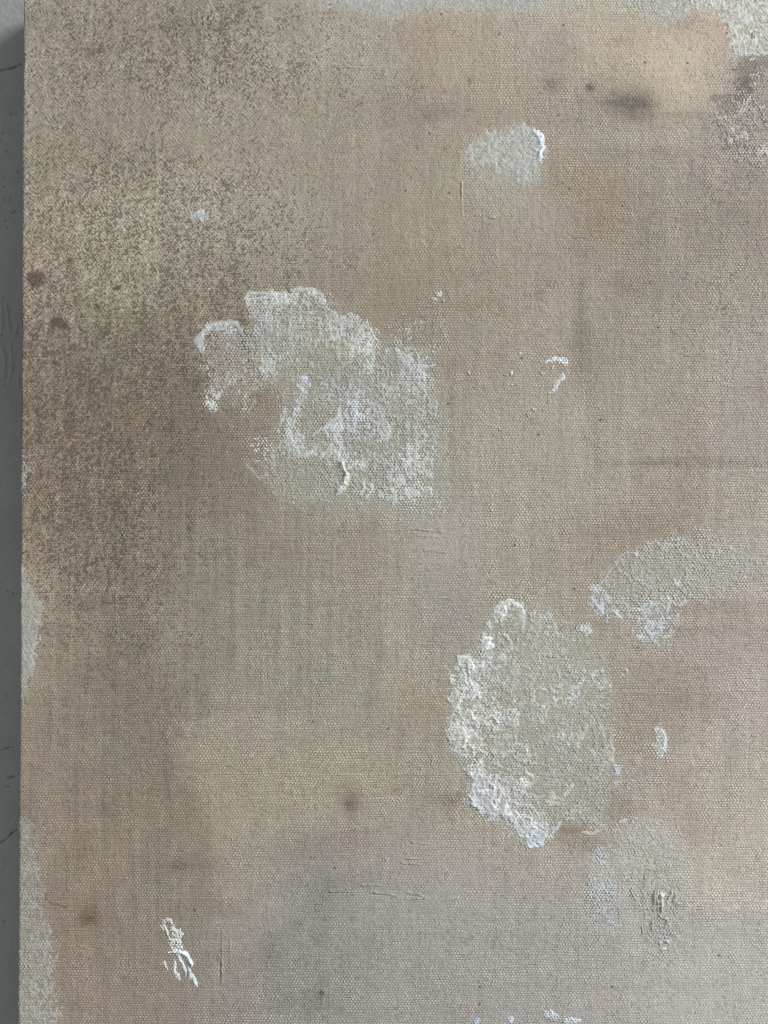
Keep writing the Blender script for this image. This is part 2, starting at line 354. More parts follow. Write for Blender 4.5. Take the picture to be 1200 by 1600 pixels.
# stains: x, y, rx, ry, colour, strength, edge ('s' soft, 'h' hard)
STAINS = [
 (986, 157, 40, 24, (130, 115, 101), .6, 's'), (992, 161, 17, 11, (74, 66, 63), 1.15, 's'), (966, 161, 18, 5, (92, 82, 76), .75, 's'), (993, 140, 12, 9, (120, 106, 96), .5, 's'), (994, 178, 12, 5, (96, 86, 80), .6, 's'),
 (1000, 180, 10, 6, (108, 96, 88), .4, 's'),
 (862, 133, 10, 8, (122, 106, 92), .65, 's'), (922, 137, 5, 5, (98, 88, 78), .8, 's'), (907, 157, 4, 4, (120, 108, 95), .5, 's'), (902, 188, 8, 3, (115, 102, 90), .5, 's'),
 (873, 78, 24, 22, (148, 134, 119), .55, 's'), (960, 70, 45, 9, (176, 150, 130), .5, 's'), (970, 64, 16, 5, (160, 136, 118), .5, 's'),
 (1000, 50, 50, 8, (175, 152, 130), .3, 's'), (1115, 40, 32, 16, (178, 155, 136), .6, 's'), (1072, 38, 18, 8, (152, 136, 120), .55, 's'), (1130, 60, 12, 26, (172, 148, 130), .5, 's'),
 (1045, 120, 70, 40, (180, 163, 140), .5, 's'), (650, 60, 42, 22, (154, 136, 118), .6, 's'), (655, 140, 34, 34, (150, 134, 118), .5, 's'), (690, 175, 40, 11, (132, 123, 111), .35, 's'),
 (672, 185, 16, 8, (118, 112, 102), .3, 's'), (740, 90, 50, 40, (166, 152, 134), .4, 's'),
 (600, 95, 22, 40, (150, 145, 130), .5, 's'), (700, 196, 8, 4, (165, 158, 146), .6, 's'), (735, 200, 26, 9, (158, 138, 120), .4, 's'),
 (925, 318, 34, 40, (148, 126, 107), .55, 's'), (937, 275, 34, 12, (160, 138, 120), .45, 's'), (880, 300, 24, 14, (150, 132, 114), .35, 's'), (930, 350, 16, 16, (142, 118, 100), .4, 's'),
 (1050, 180, 90, 6, (138, 124, 108), .4, 's'), (1010, 238, 60, 5, (138, 122, 106), .35, 's'), (960, 218, 45, 12, (156, 152, 136), .45, 's'), (905, 180, 60, 14, (156, 150, 134), .35, 's'),
 (980, 445, 28, 11, (142, 120, 104), .5, 's'), (948, 480, 10, 14, (146, 125, 110), .4, 's'), (1085, 480, 14, 22, (156, 136, 120), .45, 's'), (925, 470, 26, 28, (158, 150, 134), .5, 's'),
 (908, 500, 6, 55, (128, 117, 104), .55, 's'), (920, 540, 22, 16, (136, 126, 112), .45, 's'), (925, 590, 7, 40, (138, 128, 112), .4, 's'), (933, 700, 6, 50, (142, 132, 117), .4, 's'),
 (905, 535, 14, 24, (128, 118, 104), .35, 's'),
 (820, 460, 30, 40, (154, 140, 124), .4, 's'), (843, 460, 8, 8, (134, 121, 106), .5, 's'), (858, 440, 10, 6, (134, 121, 106), .45, 's'),
 (1165, 540, 26, 30, (163, 150, 142), .5, 's'), (1140, 470, 50, 60, (158, 150, 134), .45, 's'), (1165, 690, 40, 30, (162, 150, 140), .4, 's'),
 (1090, 724, 90, 4, (122, 112, 100), .55, 's'), (1060, 718, 30, 3, (125, 114, 102), .45, 's'), (1060, 660, 20, 40, (158, 143, 127), .35, 's'), (1080, 720, 18, 60, (158, 141, 126), .45, 's'),
 (1050, 770, 40, 14, (154, 138, 122), .45, 's'), (1190, 610, 20, 16, (158, 140, 126), .4, 's'),
 (1010, 815, 50, 18, (150, 133, 116), .55, 's'), (960, 840, 40, 20, (152, 139, 120), .4, 's'), (1180, 855, 10, 8, (170, 148, 130), .4, 's'),
 (1090, 950, 60, 12, (158, 141, 126), .5, 's'), (1110, 985, 60, 6, (142, 128, 116), .4, 's'), (1160, 1010, 40, 26, (166, 150, 141), .5, 's'), (1110, 1040, 50, 26, (170, 155, 147), .45, 's'),
 (1070, 1090, 30, 30, (154, 138, 122), .5, 's'), (1020, 1070, 40, 30, (156, 142, 126), .4, 's'), (1105, 1105, 20, 14, (156, 136, 122), .35, 's'), (1165, 1060, 16, 20, (178, 170, 160), .5, 's'),
 (1000, 1130, 30, 40, (152, 138, 118), .45, 's'), (935, 975, 14, 5, (150, 138, 118), .4, 's'),
 (1085, 1300, 22, 20, (170, 150, 134), .5, 's'), (1060, 1260, 30, 22, (164, 147, 130), .35, 's'), (1045, 1210, 30, 16, (162, 147, 132), .4, 's'),
 (970, 1265, 22, 18, (142, 132, 116), .6, 's'), (893, 1300, 26, 13, (146, 131, 110), .65, 's'), (925, 1318, 36, 9, (152, 140, 124), .55, 's'), (985, 1220, 26, 16, (166, 157, 150), .5, 's'),
 (548, 1256, 8, 9, (108, 90, 79), .75, 's'), (546, 1240, 12, 12, (140, 120, 104), .4, 's'), (549, 1300, 6, 45, (146, 130, 114), .4, 's'),
 (700, 1250, 13, 6, (120, 106, 96), .45, 's'), (715, 1246, 6, 6, (116, 104, 94), .3, 's'),
 (137, 1434, 12, 9, (112, 88, 74), .75, 's'), (140, 1420, 8, 10, (132, 108, 92), .4, 's'), (280, 1353, 10, 7, (112, 92, 78), .75, 's'), (290, 1350, 34, 12, (130, 116, 101), .5, 's'),
 (170, 1270, 10, 6, (126, 110, 96), .5, 's'), (118, 1340, 14, 14, (136, 118, 102), .45, 's'), (75, 1540, 12, 40, (158, 136, 118), .6, 's'), (100, 1480, 20, 60, (150, 132, 112), .4, 's'),
 (220, 1570, 60, 25, (152, 138, 126), .45, 's'), (260, 1545, 40, 30, (150, 133, 121), .4, 's'), (330, 1420, 40, 12, (142, 128, 112), .4, 's'), (330, 1470, 14, 20, (150, 140, 132), .5, 's'),
 (340, 1380, 30, 14, (156, 146, 128), .3, 's'), (292, 1262, 16, 34, (126, 112, 95), .75, 's'), (262, 1195, 11, 60, (128, 114, 98), .7, 's'), (316, 1330, 13, 44, (129, 115, 99), .7, 's'), (240, 1110, 20, 60, (134, 121, 105), .45, 's'), (360, 1210, 40, 60, (158, 147, 128), .45, 's'),
 (385, 1090, 14, 60, (158, 142, 126), .35, 's'), (350, 1290, 50, 60, (157, 146, 127), .4, 's'),
 (520, 1315, 60, 10, (152, 136, 126), .5, 's'), (430, 1345, 60, 18, (155, 143, 128), .35, 's'), (470, 1400, 40, 60, (142, 135, 126), .4, 's'), (505, 1390, 16, 22, (132, 126, 116), .5, 's'),
 (490, 1330, 26, 10, (138, 128, 120), .45, 's'), (420, 1500, 70, 30, (140, 132, 124), .4, 's'), (425, 1480, 20, 20, (128, 122, 114), .45, 's'), (480, 1565, 40, 18, (134, 127, 120), .45, 's'),
 (640, 1325, 40, 50, (156, 148, 138), .5, 's'), (560, 1375, 50, 14, (140, 132, 122), .45, 's'), (505, 1440, 8, 80, (140, 133, 126), .35, 's'), (575, 1480, 40, 30, (146, 138, 130), .4, 's'),
 (502, 1551, 3, 4, (84, 80, 76), .6, 's'), (465, 1443, 8, 8, (128, 116, 110), .5, 's'), (340, 1530, 40, 50, (146, 138, 129), .4, 's'),
 (570, 840, 40, 26, (158, 144, 126), .4, 's'), (560, 920, 40, 36, (160, 144, 127), .45, 's'), (425, 850, 32, 30, (152, 134, 116), .45, 's'), (660, 1100, 34, 30, (164, 146, 127), .5, 's'),
 (690, 860, 30, 40, (160, 153, 145), .6, 's'), (705, 940, 30, 40, (158, 151, 143), .5, 's'), (705, 1020, 22, 18, (158, 152, 145), .45, 's'), (730, 820, 30, 40, (164, 150, 142), .5, 's'), (725, 960, 24, 20, (152, 144, 137), .5, 's'),
 (400, 640, 30, 26, (140, 122, 103), .6, 's'), (385, 730, 26, 50, (140, 122, 105), .5, 's'), (350, 680, 30, 30, (134, 118, 100), .4, 's'), (320, 480, 26, 34, (146, 130, 112), .55, 's'),
 (600, 500, 40, 30, (147, 132, 114), .6, 's'), (520, 480, 40, 26, (148, 136, 118), .4, 's'), (690, 480, 50, 10, (148, 134, 116), .4, 's'), (660, 520, 40, 22, (150, 143, 126), .5, 's'),
 (660, 430, 60, 20, (150, 136, 118), .3, 's'), (690, 345, 12, 16, (146, 134, 118), .5, 's'), (640, 325, 80, 8, (146, 132, 116), .4, 's'), (840, 340, 60, 30, (158, 150, 134), .4, 's'),
 (575, 268, 30, 20, (148, 136, 120), .35, 's'), (470, 240, 40, 30, (148, 136, 120), .35, 's'),
 (270, 40, 50, 18, (124, 115, 99), .5, 's'), (215, 60, 30, 12, (132, 121, 110), .5, 's'), (150, 80, 30, 8, (118, 108, 94), .45, 's'), (60, 25, 26, 12, (120, 112, 100), .5, 's'), (100, 35, 60, 10, (132, 122, 114), .4, 's'),
 (200, 110, 60, 12, (128, 119, 104), .4, 's'), (240, 145, 40, 18, (130, 122, 107), .45, 's'), (120, 150, 40, 30, (136, 125, 116), .4, 's'), (330, 160, 40, 14, (156, 149, 134), .35, 's'),
 (310, 210, 50, 40, (148, 140, 124), .35, 's'), (180, 200, 50, 20, (138, 124, 112), .35, 's'), (290, 245, 10, 8, (128, 110, 98), .4, 's'), (270, 290, 40, 14, (150, 142, 126), .4, 's'),
 (190, 340, 60, 30, (148, 142, 125), .5, 's'), (360, 270, 40, 20, (154, 143, 126), .4, 's'), (340, 390, 40, 20, (150, 141, 122), .4, 's'), (450, 330, 50, 26, (154, 147, 133), .45, 's'),
 (130, 610, 14, 9, (105, 92, 78), .65, 'h'), (58, 437, 15, 14, (90, 77, 66), 1.0, 'h'), (92, 505, 12, 9, (88, 75, 66), .97, 'h'), (53, 526, 5, 6, (106, 90, 78), .85, 'h'),
 (42, 541, 6, 6, (106, 90, 78), .75, 'h'), (38, 556, 5, 8, (104, 90, 78), .85, 'h'), (86, 552, 9, 5, (103, 88, 75), .85, 'h'), (164, 519, 8, 7, (108, 93, 78), .85, 'h'),
 (185, 450, 5, 3.5, (85, 75, 62), .85, 'h'), (151, 479, 5, 5, (100, 88, 74), .8, 'h'), (75, 478, 5, 3, (100, 88, 74), .8, 'h'), (55, 622, 8, 5, (103, 88, 75), .8, 'h'), (107, 661, 9, 8, (104, 90, 76), .75, 'h'),
 (82, 713, 6, 5, (108, 92, 78), .75, 'h'), (105, 745, 5, 4, (106, 91, 77), .7, 'h'), (80, 567, 12, 4, (106, 92, 78), .7, 'h'), (135, 595, 16, 5, (104, 91, 77), .6, 'h'), (160, 620, 12, 5, (106, 92, 78), .6, 'h'),
 (110, 410, 6, 4, (104, 92, 80), .7, 'h'), (55, 405, 8, 6, (120, 105, 90), .6, 'h'), (120, 545, 6, 8, (106, 93, 80), .6, 'h'), (150, 80, 16, 5, (106, 97, 84), .55, 'h'), (85, 140, 4, 4, (104, 94, 84), .5, 'h'),
 (200, 250, 8, 5, (112, 98, 86), .5, 'h'), (350, 285, 5, 4, (85, 80, 70), .6, 'h'), (180, 335, 14, 3, (108, 102, 88), .6, 'h'), (150, 328, 4, 4, (90, 86, 76), .5, 'h'),
 (553, 5, 4, 5, (120, 112, 92), .6, 'h'), (562, 162, 5, 5, (110, 108, 98), .6, 'h'), (735, 127, 5, 4, (105, 98, 88), .6, 'h'), (404, 234, 3, 3, (88, 84, 76), .6, 'h'), (420, 235, 3, 3, (100, 96, 86), .5, 'h'),
 (130, 700, 6, 60, (124, 110, 95), .5, 's'), (190, 870, 6, 50, (124, 111, 98), .45, 's'), (255, 880, 7, 60, (128, 114, 100), .35, 's'), (170, 900, 50, 40, (134, 121, 107), .3, 's'), (78, 750, 5, 40, (122, 107, 92), .45, 's'),
 (200, 640, 60, 30, (124, 110, 94), .4, 's'), (300, 690, 60, 20, (130, 114, 97), .35, 's'), (240, 745, 18, 6, (112, 100, 87), .4, 's'), (300, 645, 40, 12, (130, 116, 99), .3, 's'),
 (70, 855, 26, 14, (146, 128, 112), .45, 's'), (60, 1060, 16, 50, (154, 136, 119), .45, 's'), (80, 950, 16, 60, (152, 136, 119), .45, 's'), (40, 880, 8, 20, (146, 126, 111), .4, 's'),
 (200, 1100, 60, 90, (134, 121, 105), .4, 's'), (180, 1170, 50, 14, (140, 134, 116), .4, 's'), (270, 1010, 20, 40, (150, 142, 126), .4, 's'), (320, 960, 10, 14, (132, 126, 108), .45, 's'),
 (1170, 108, 20, 22, (118, 109, 102), .65, 'h'), (1190, 95, 16, 12, (122, 112, 106), .55, 'h'), (1160, 140, 14, 18, (112, 102, 95), .55, 'h'), (1130, 155, 20, 7, (112, 100, 92), .6, 'h'), (1145, 165, 24, 8, (116, 104, 96), .45, 'h'),
 (1165, 130, 4, 6, (78, 72, 68), .6, 's'), (1130, 120, 14, 14, (162, 148, 138), .5, 's'), (1185, 270, 30, 12, (140, 126, 112), .5, 's'), (1160, 190, 30, 30, (146, 136, 128), .4, 's'),
 (60, 705, 10, 5, (160, 155, 146), .4, 's'), (408, 658, 15, 22, (145, 129, 111), .65, 's'), (402, 690, 12, 12, (148, 134, 117), .4, 's'),
]
# thin pale washes under the raised patches
WASHES = [
 ([(985, 80), (1085, 24), (1140, 60), (1128, 120), (1106, 176), (1010, 178), (990, 130)], 14, (177, 164, 143), .6),
 ([(620, 95), (650, 32), (900, 20), (1010, 40), (1000, 120), (850, 150), (760, 200), (640, 190)], 30, (167, 154, 136), .35),
 ([(255, 1130), (400, 1110), (520, 1140), (640, 1180), (640, 1280), (520, 1300), (440, 1375), (350, 1410), (328, 1300), (290, 1235), (262, 1195)], 7, (167, 157, 137), .9),
 ([(300, 1660), (338, 1440), (400, 1412), (440, 1372), (480, 1326), (560, 1312), (600, 1290), (640, 1272), (740, 1310), (830, 1342), (920, 1345), (1000, 1450), (1100, 1420), (1300, 1430), (1300, 1700), (600, 1700)], 7, (169, 160, 153), .6),
 ([(360, -80), (430, -10), (540, 14), (610, 34), (700, 18), (820, 24), (900, 8), (960, 2), (1010, 30), (1060, 34), (1085, 18), (1120, 20), (1142, 60), (1150, 94), (1250, 96), (1250, -80)], 14, (172, 171, 162), .7),
 ([(0, 1262), (42, 1278), (58, 1300), (62, 1370), (74, 1420), (86, 1500), (94, 1660), (0, 1660)], 9, (158, 154, 145), .75),
 ([(0, 880), (38, 888), (64, 945), (60, 1030), (42, 1090), (0, 1100)], 10, (163, 159, 149), .75),
 ([(724, 240), (755, 210), (815, 192), (848, 218), (843, 280), (815, 296), (750, 275)], 8, (170, 169, 161), .8),
 ([(1175, 1440), (1230, 1420), (1230, 1500), (1185, 1490)], 14, (180, 176, 170), .55), ([(1075, 1585), (1110, 1570), (1200, 1555), (1240, 1640), (1080, 1640)], 12, (180, 175, 167), .5),
 ([(1080, 1180), (1300, 1120), (1300, 1420), (1120, 1400), (1075, 1330)], 40, (172, 163, 147), .5),
 ([(1120, 1010), (1300, 960), (1300, 1110), (1150, 1130)], 30, (177, 164, 157), .6),
 ([(120, 330), (250, 300), (400, 310), (480, 300), (500, 350), (380, 420), (300, 480), (160, 470), (140, 400)], 26, (145, 139, 122), .5),
 ([(1118, 168), (1135, 120), (1160, 92), (1300, 88), (1300, 275), (1170, 280), (1130, 240)], 14, (146, 137, 131), .6),
 ([(500, 20), (620, 30), (625, 130), (560, 150), (490, 90)], 18, (154, 149, 134), .5),
 ([(386, 458), (470, 453), (510, 460), (560, 495), (590, 520), (680, 545), (692, 640), (692, 780), (650, 830), (560, 800), (440, 785), (395, 740), (385, 720), (398, 705), (372, 690), (348, 650), (330, 642), (312, 545), (340, 506), (392, 515)], 10, (165, 161, 148), .9),
 ([(768, 950), (800, 938), (850, 946), (915, 985), (960, 1060), (975, 1200), (950, 1290), (900, 1305), (840, 1322), (780, 1280), (735, 1230), (698, 1160), (705, 1050), (750, 990)], 12, (169, 165, 152), .85),
 ([(930, 930), (965, 880), (1040, 842), (1130, 836), (1260, 850), (1260, 925), (1130, 935), (1070, 955), (1030, 1005), (990, 985)], 22, (179, 175, 165), .85),
 ([(920, 1330), (970, 1282), (1050, 1285), (1075, 1340), (1078, 1420), (1055, 1505), (1000, 1495), (925, 1450)], 16, (181, 178, 170), .9),
 ([(640, 790), (705, 800), (730, 900), (760, 960), (700, 1060), (650, 900)], 22, (160, 153, 145), .45),
 ([(735, 255), (842, 270), (836, 312), (760, 318), (720, 290)], 14, (161, 156, 140), .8),
]
SPECKS = [(671, 209), (938, 656), (1008, 98), (634, 298), (702, 302), (583, 366), (1145, 109), (1135, 52), (1070, 7), (1155, 225), (523, 1356), (304, 1422), (956, 1542), (1123, 1493),
          (489, 1128), (972, 322), (872, 180), (841, 679), (700, 631), (879, 286), (889, 295), (1074, 99), (749, 1569), (1156, 895), (897, 920), (804, 852), (528, 4), (880, 39), (395, 220),
          (160, 325), (168, 362), (1028, 512), (815, 560), (996, 1012), (940, 1220), (607, 1138), (750, 1542), (690, 22), (780, 54), (1107, 294), (1180, 55)]
LINES = [([(70, 1395), (73, 1405), (80, 1412), (90, 1413), (102, 1418)], 1.0, (92, 76, 62), .7), ([(1090, 435), (1102, 440), (1112, 445)], .8, (100, 90, 78), .6),
         ([(1175, 45), (1175, 60)], 1.2, (55, 52, 50), .8), ([(1182, 100), (1178, 108)], 1.2, (80, 74, 70), .6),
         ([(186, 945), (190, 943), (196, 945), (185, 955), (188, 962)], .8, (96, 86, 74), .5), ([(160, 1255), (180, 1257)], .8, (96, 82, 68), .5),
         ([(388, 28), (392, 40), (398, 48)], .9, (80, 74, 64), .5), ([(1012, 537), (1015, 530)], .8, (90, 84, 74), .5), ([(1192, 437), (1194, 470)], .7, (130, 122, 108), .4)]

def washes(c, X, Y, prof):
    for pts, soft, colr, st in WASHES:
        xs = [q[0] for q in pts]; ys = [q[1] for q in pts]
        m = (X > min(xs) - 2 * soft - 12) & (X < max(xs) + 2 * soft + 12) & (Y > min(ys) - 2 * soft - 12) & (Y < max(ys) + 2 * soft + 12)
        if not m.any(): continue
        x, y = X[m], Y[m]
        sd = poly_sd(x + 6 * fbm(x / 16, y / 16, 89), y + 6 * fbm(x / 16, y / 16, 91), pts) + soft * .5 * fbm(x / 5, y / 5, 92)
        a = (sstep(-soft, soft, sd) * st * (.9 + .25 * fbm(x / 20, y / 20, 93)))[:, None]
        a = np.clip(a, 0, 1) * (.5 + .5 * sstep(.08, .38, prof[m]))[:, None]
        c[m] = c[m] * (1 - a) + np.array(colr, np.float32) * a
    return c

def ground_colour(gx, gy, X, Y, prof):
    wx = X + 16 * fbm(X / 60, Y / 60, 70) + 5 * vn(X / 11, Y / 11, 71)
    wy = Y + 16 * fbm(X / 60, Y / 60, 72) + 5 * vn(X / 11, Y / 11, 73)
    c = grid_colour(wx, wy)
    # smeared brushwork: long soft streaks and clouds of thinner or thicker paint
    c *= (1 + .022 * fbm(X / 30, Y / 26, 75) + (.030 + .036 * gauss(X, Y, 220, 900, 220, 330)) * fbm(X / 7, Y / 150, 76) + .022 * fbm(X / 4, Y / 60, 77))[..., None]
    hue = fbm(X / 24, Y / 22, 78)[..., None]
    c += hue * np.array([2.4, -.9, -1.0], np.float32)
    c += fbm(X / 75, Y / 60, 79)[..., None] * np.array([1.0, -.9, .6], np.float32)
    c = washes(c, X, Y, prof)
    for sx, sy, rx, ry, colr, st, kind in STAINS:
        ext = 3.2 if kind == 's' else 1.9
        m = (np.abs(X - sx) < rx * ext + 14) & (np.abs(Y - sy) < ry * ext + 14)
        if not m.any(): continue
        x, y = X[m], Y[m]
        if kind == 's':
            jit = 1 + .35 * fbm(x / max(rx * .8, 6), y / max(ry * .8, 6), 80)
            g = gauss(x, y, sx, sy, rx, ry) * jit
            g = g * (1 + .9 * (.42 - prof[m]))
            if rx > 14: g *= 1 + .25 * vn(x / 5, y / 5, 81)
        else:
            xj = x + 2.8 * vn(x / 4.5, y / 4.5, 82) + .3 * rx * vn(x / 12, y / 12, 84); yj = y + 2.8 * vn(x / 4.5, y / 4.5, 83)
            g = ell(xj, yj, sx, sy, rx, ry, .28)
        a = np.clip(g * st, 0, 1)[:, None]
        c[m] = c[m] * (1 - a) + np.array(colr, np.float32) * a
    # worn, speckled pale wash over brown underpaint, upper left
    dens = (.95 * gauss(X, Y, 215, 430, 130, 95) + .95 * gauss(X, Y, 100, 610, 90, 110) + .6 * gauss(X, Y, 230, 560, 100, 80) + .55 * gauss(X, Y, 230, 330, 110, 60)
            + .55 * gauss(X, Y, 180, 60, 210, 70) + .4 * gauss(X, Y, 400, 100, 140, 80) + .4 * gauss(X, Y, 90, 260, 90, 120) + .35 * gauss(X, Y, 120, 760, 110, 70)
            + .35 * gauss(X, Y, 430, 350, 80, 70) + .3 * gauss(X, Y, 130, 900, 130, 90) + .55 * gauss(X, Y, 1165, 200, 40, 70) + .25 * gauss(X, Y, 1150, 470, 60, 60)
            + .22)
    dens = dens + .45 * gauss(X, Y, 90, 760, 80, 120) + .25 * gauss(X, Y, 200, 950, 90, 160)
    dens = np.clip(dens * (1 + .3 * fbm(X / 30, Y / 45, 94)), 0, 1.15)
    f = .70 * vn(X / 2.0 + Y / 16, Y / 2.0, 85) + .36 * vn(X / 3.7 + Y / 20, Y / 3.5, 86) + .14 * vn(X / 7, Y / 14, 87) + .20 * fbm(X / 9, Y / 40, 95) + .6 * (.42 - prof)
    thr = .56 - .46 * dens
    sp = sstep(thr, thr + .27, f) * np.clip(dens * 1.1 + .12, 0, 1)
    dark = np.array([80, 69, 57], np.float32)
    c = c * (1 + .02 * dens + .17 * dens * sstep(.35, .85, -f))[..., None]
    a = (sp * .72)[..., None]
    c = c * (1 - a) + (dark * .75 + c * .25) * a
    fl = sstep(.42, .70, .75 * vn(X / 3.1, Y / 2.9, 96) + .45 * vn(X / 6, Y / 5, 97) + .5 * (prof - .4)) * np.clip(dens, 0, 1)
    a = (fl * .5 * (1 - sp))[..., None]
    c = c * (1 - a) + np.array([166, 157, 139], np.float32) * a
    # ground colour darker in the hollows of the weave, paler on the thread tops
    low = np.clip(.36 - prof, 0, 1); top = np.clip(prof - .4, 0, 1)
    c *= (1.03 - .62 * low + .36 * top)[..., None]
    for sx, sy in SPECKS:
        m = (np.abs(X - sx) < 8) & (np.abs(Y - sy) < 8)
        if m.any():
            a = (gauss(X[m], Y[m], sx, sy, 1.1, 1.1) * .85)[:, None]
            c[m] = c[m] * (1 - a) + np.array([42, 38, 36], np.float32) * a
    for pts, w, colr, st in LINES:
        xs = [p[0] for p in pts]; ys = [p[1] for p in pts]
        m = (X > min(xs) - 8) & (X < max(xs) + 8) & (Y > min(ys) - 8) & (Y < max(ys) + 8)
        if m.any():
            d, _ = seg_dist(X[m] + 1.0 * vn(X[m] / 4, Y[m] / 4, 88), Y[m], pts)
            a = (np.exp(-(d / w) ** 2) * st)[:, None]
            c[m] = c[m] * (1 - a) + np.array(colr, np.float32) * a
    sat = .79 + .07 * sstep(420, 150, X) - .22 * sstep(1300, 1420, Y - .12 * (X - 700)) * sstep(330, 480, X)
    g = c.mean(-1, keepdims=True)
    c = g + (c - g) * sat[..., None] + np.array([.2, .9, .3], np.float32)
    return lin(np.clip(c, 5, 250)) / E_ILLUM

# patches smooth the cloth where they lie: filled in below by PATCHES
RAD = 4.0                          # rounding where the cloth turns over the stretcher
def edge_drop(gx, gy):
    e = np.minimum(np.minimum(gx - EDGE_L, EDGE_R - gx), np.minimum(gy - EDGE_T, EDGE_B - gy))
    t = np.clip(1 - e / RAD, 0, 1)
    return RAD * (1 - np.sqrt(np.clip(1 - t * t, 0, 1)))

def build_canvas():
    p = 1.25
    xs = np.concatenate([EDGE_L + np.array([0, .25, .6]), np.arange(EDGE_L + 1.2, 1216, p), np.linspace(1220, EDGE_R - 4, 60), EDGE_R - np.array([3, 1.5, .5, 0])])
    ys = np.concatenate([EDGE_T + np.array([0, .5, 1.5]), np.arange(EDGE_T + 3, 1616, p), np.linspace(1620, EDGE_B - 4, 60), EDGE_B - np.array([3, 1.5, .5, 0])])
    gx, gy = np.meshgrid(xs.astype(np.float32), ys.astype(np.float32))
    X, Y = to_photo(gx, gy)
    h, prof = weave(gx, gy, X, Y)
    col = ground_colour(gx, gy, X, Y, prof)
    hh = h + scratches(X, Y) - edge_drop(gx, gy)
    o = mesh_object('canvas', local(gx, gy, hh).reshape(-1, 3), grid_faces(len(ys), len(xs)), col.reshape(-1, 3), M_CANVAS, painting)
    return o
build_canvas()

def build_sides():
    """the cloth folded back over the stretcher to the wall, one part per side"""
    D = (WALL_Y - .0008) / S
    for side in range(4):
        n = 500
        if side in (0, 1):
            run = np.linspace(EDGE_T, EDGE_B, n)
        else:
            run = np.linspace(EDGE_L, EDGE_R, n)
        dep = np.concatenate([[RAD * .98], np.linspace(RAD + 1, D, 9)])
        R, Dp = np.meshgrid(run, dep, indexing='ij')
        bump = .25 * fbm(R / 4, Dp / 4, 90 + side)
        bump[:, 0] = 0
        if side == 0: gx, gy = np.full(R.shape, EDGE_L) - bump, R
        elif side == 1: gx, gy = np.full(R.shape, EDGE_R) + bump, R
        elif side == 2: gx, gy = R, np.full(R.shape, EDGE_T) - bump
        else: gx, gy = R, np.full(R.shape, EDGE_B) + bump
        V = local(gx, gy, -Dp)
        F = grid_faces(n, len(dep))
        if side in (1, 2): F = F[:, ::-1]
        X, Y = to_photo(gx, gy)
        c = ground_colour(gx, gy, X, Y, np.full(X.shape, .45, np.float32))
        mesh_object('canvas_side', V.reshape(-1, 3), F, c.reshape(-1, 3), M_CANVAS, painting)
build_sides()

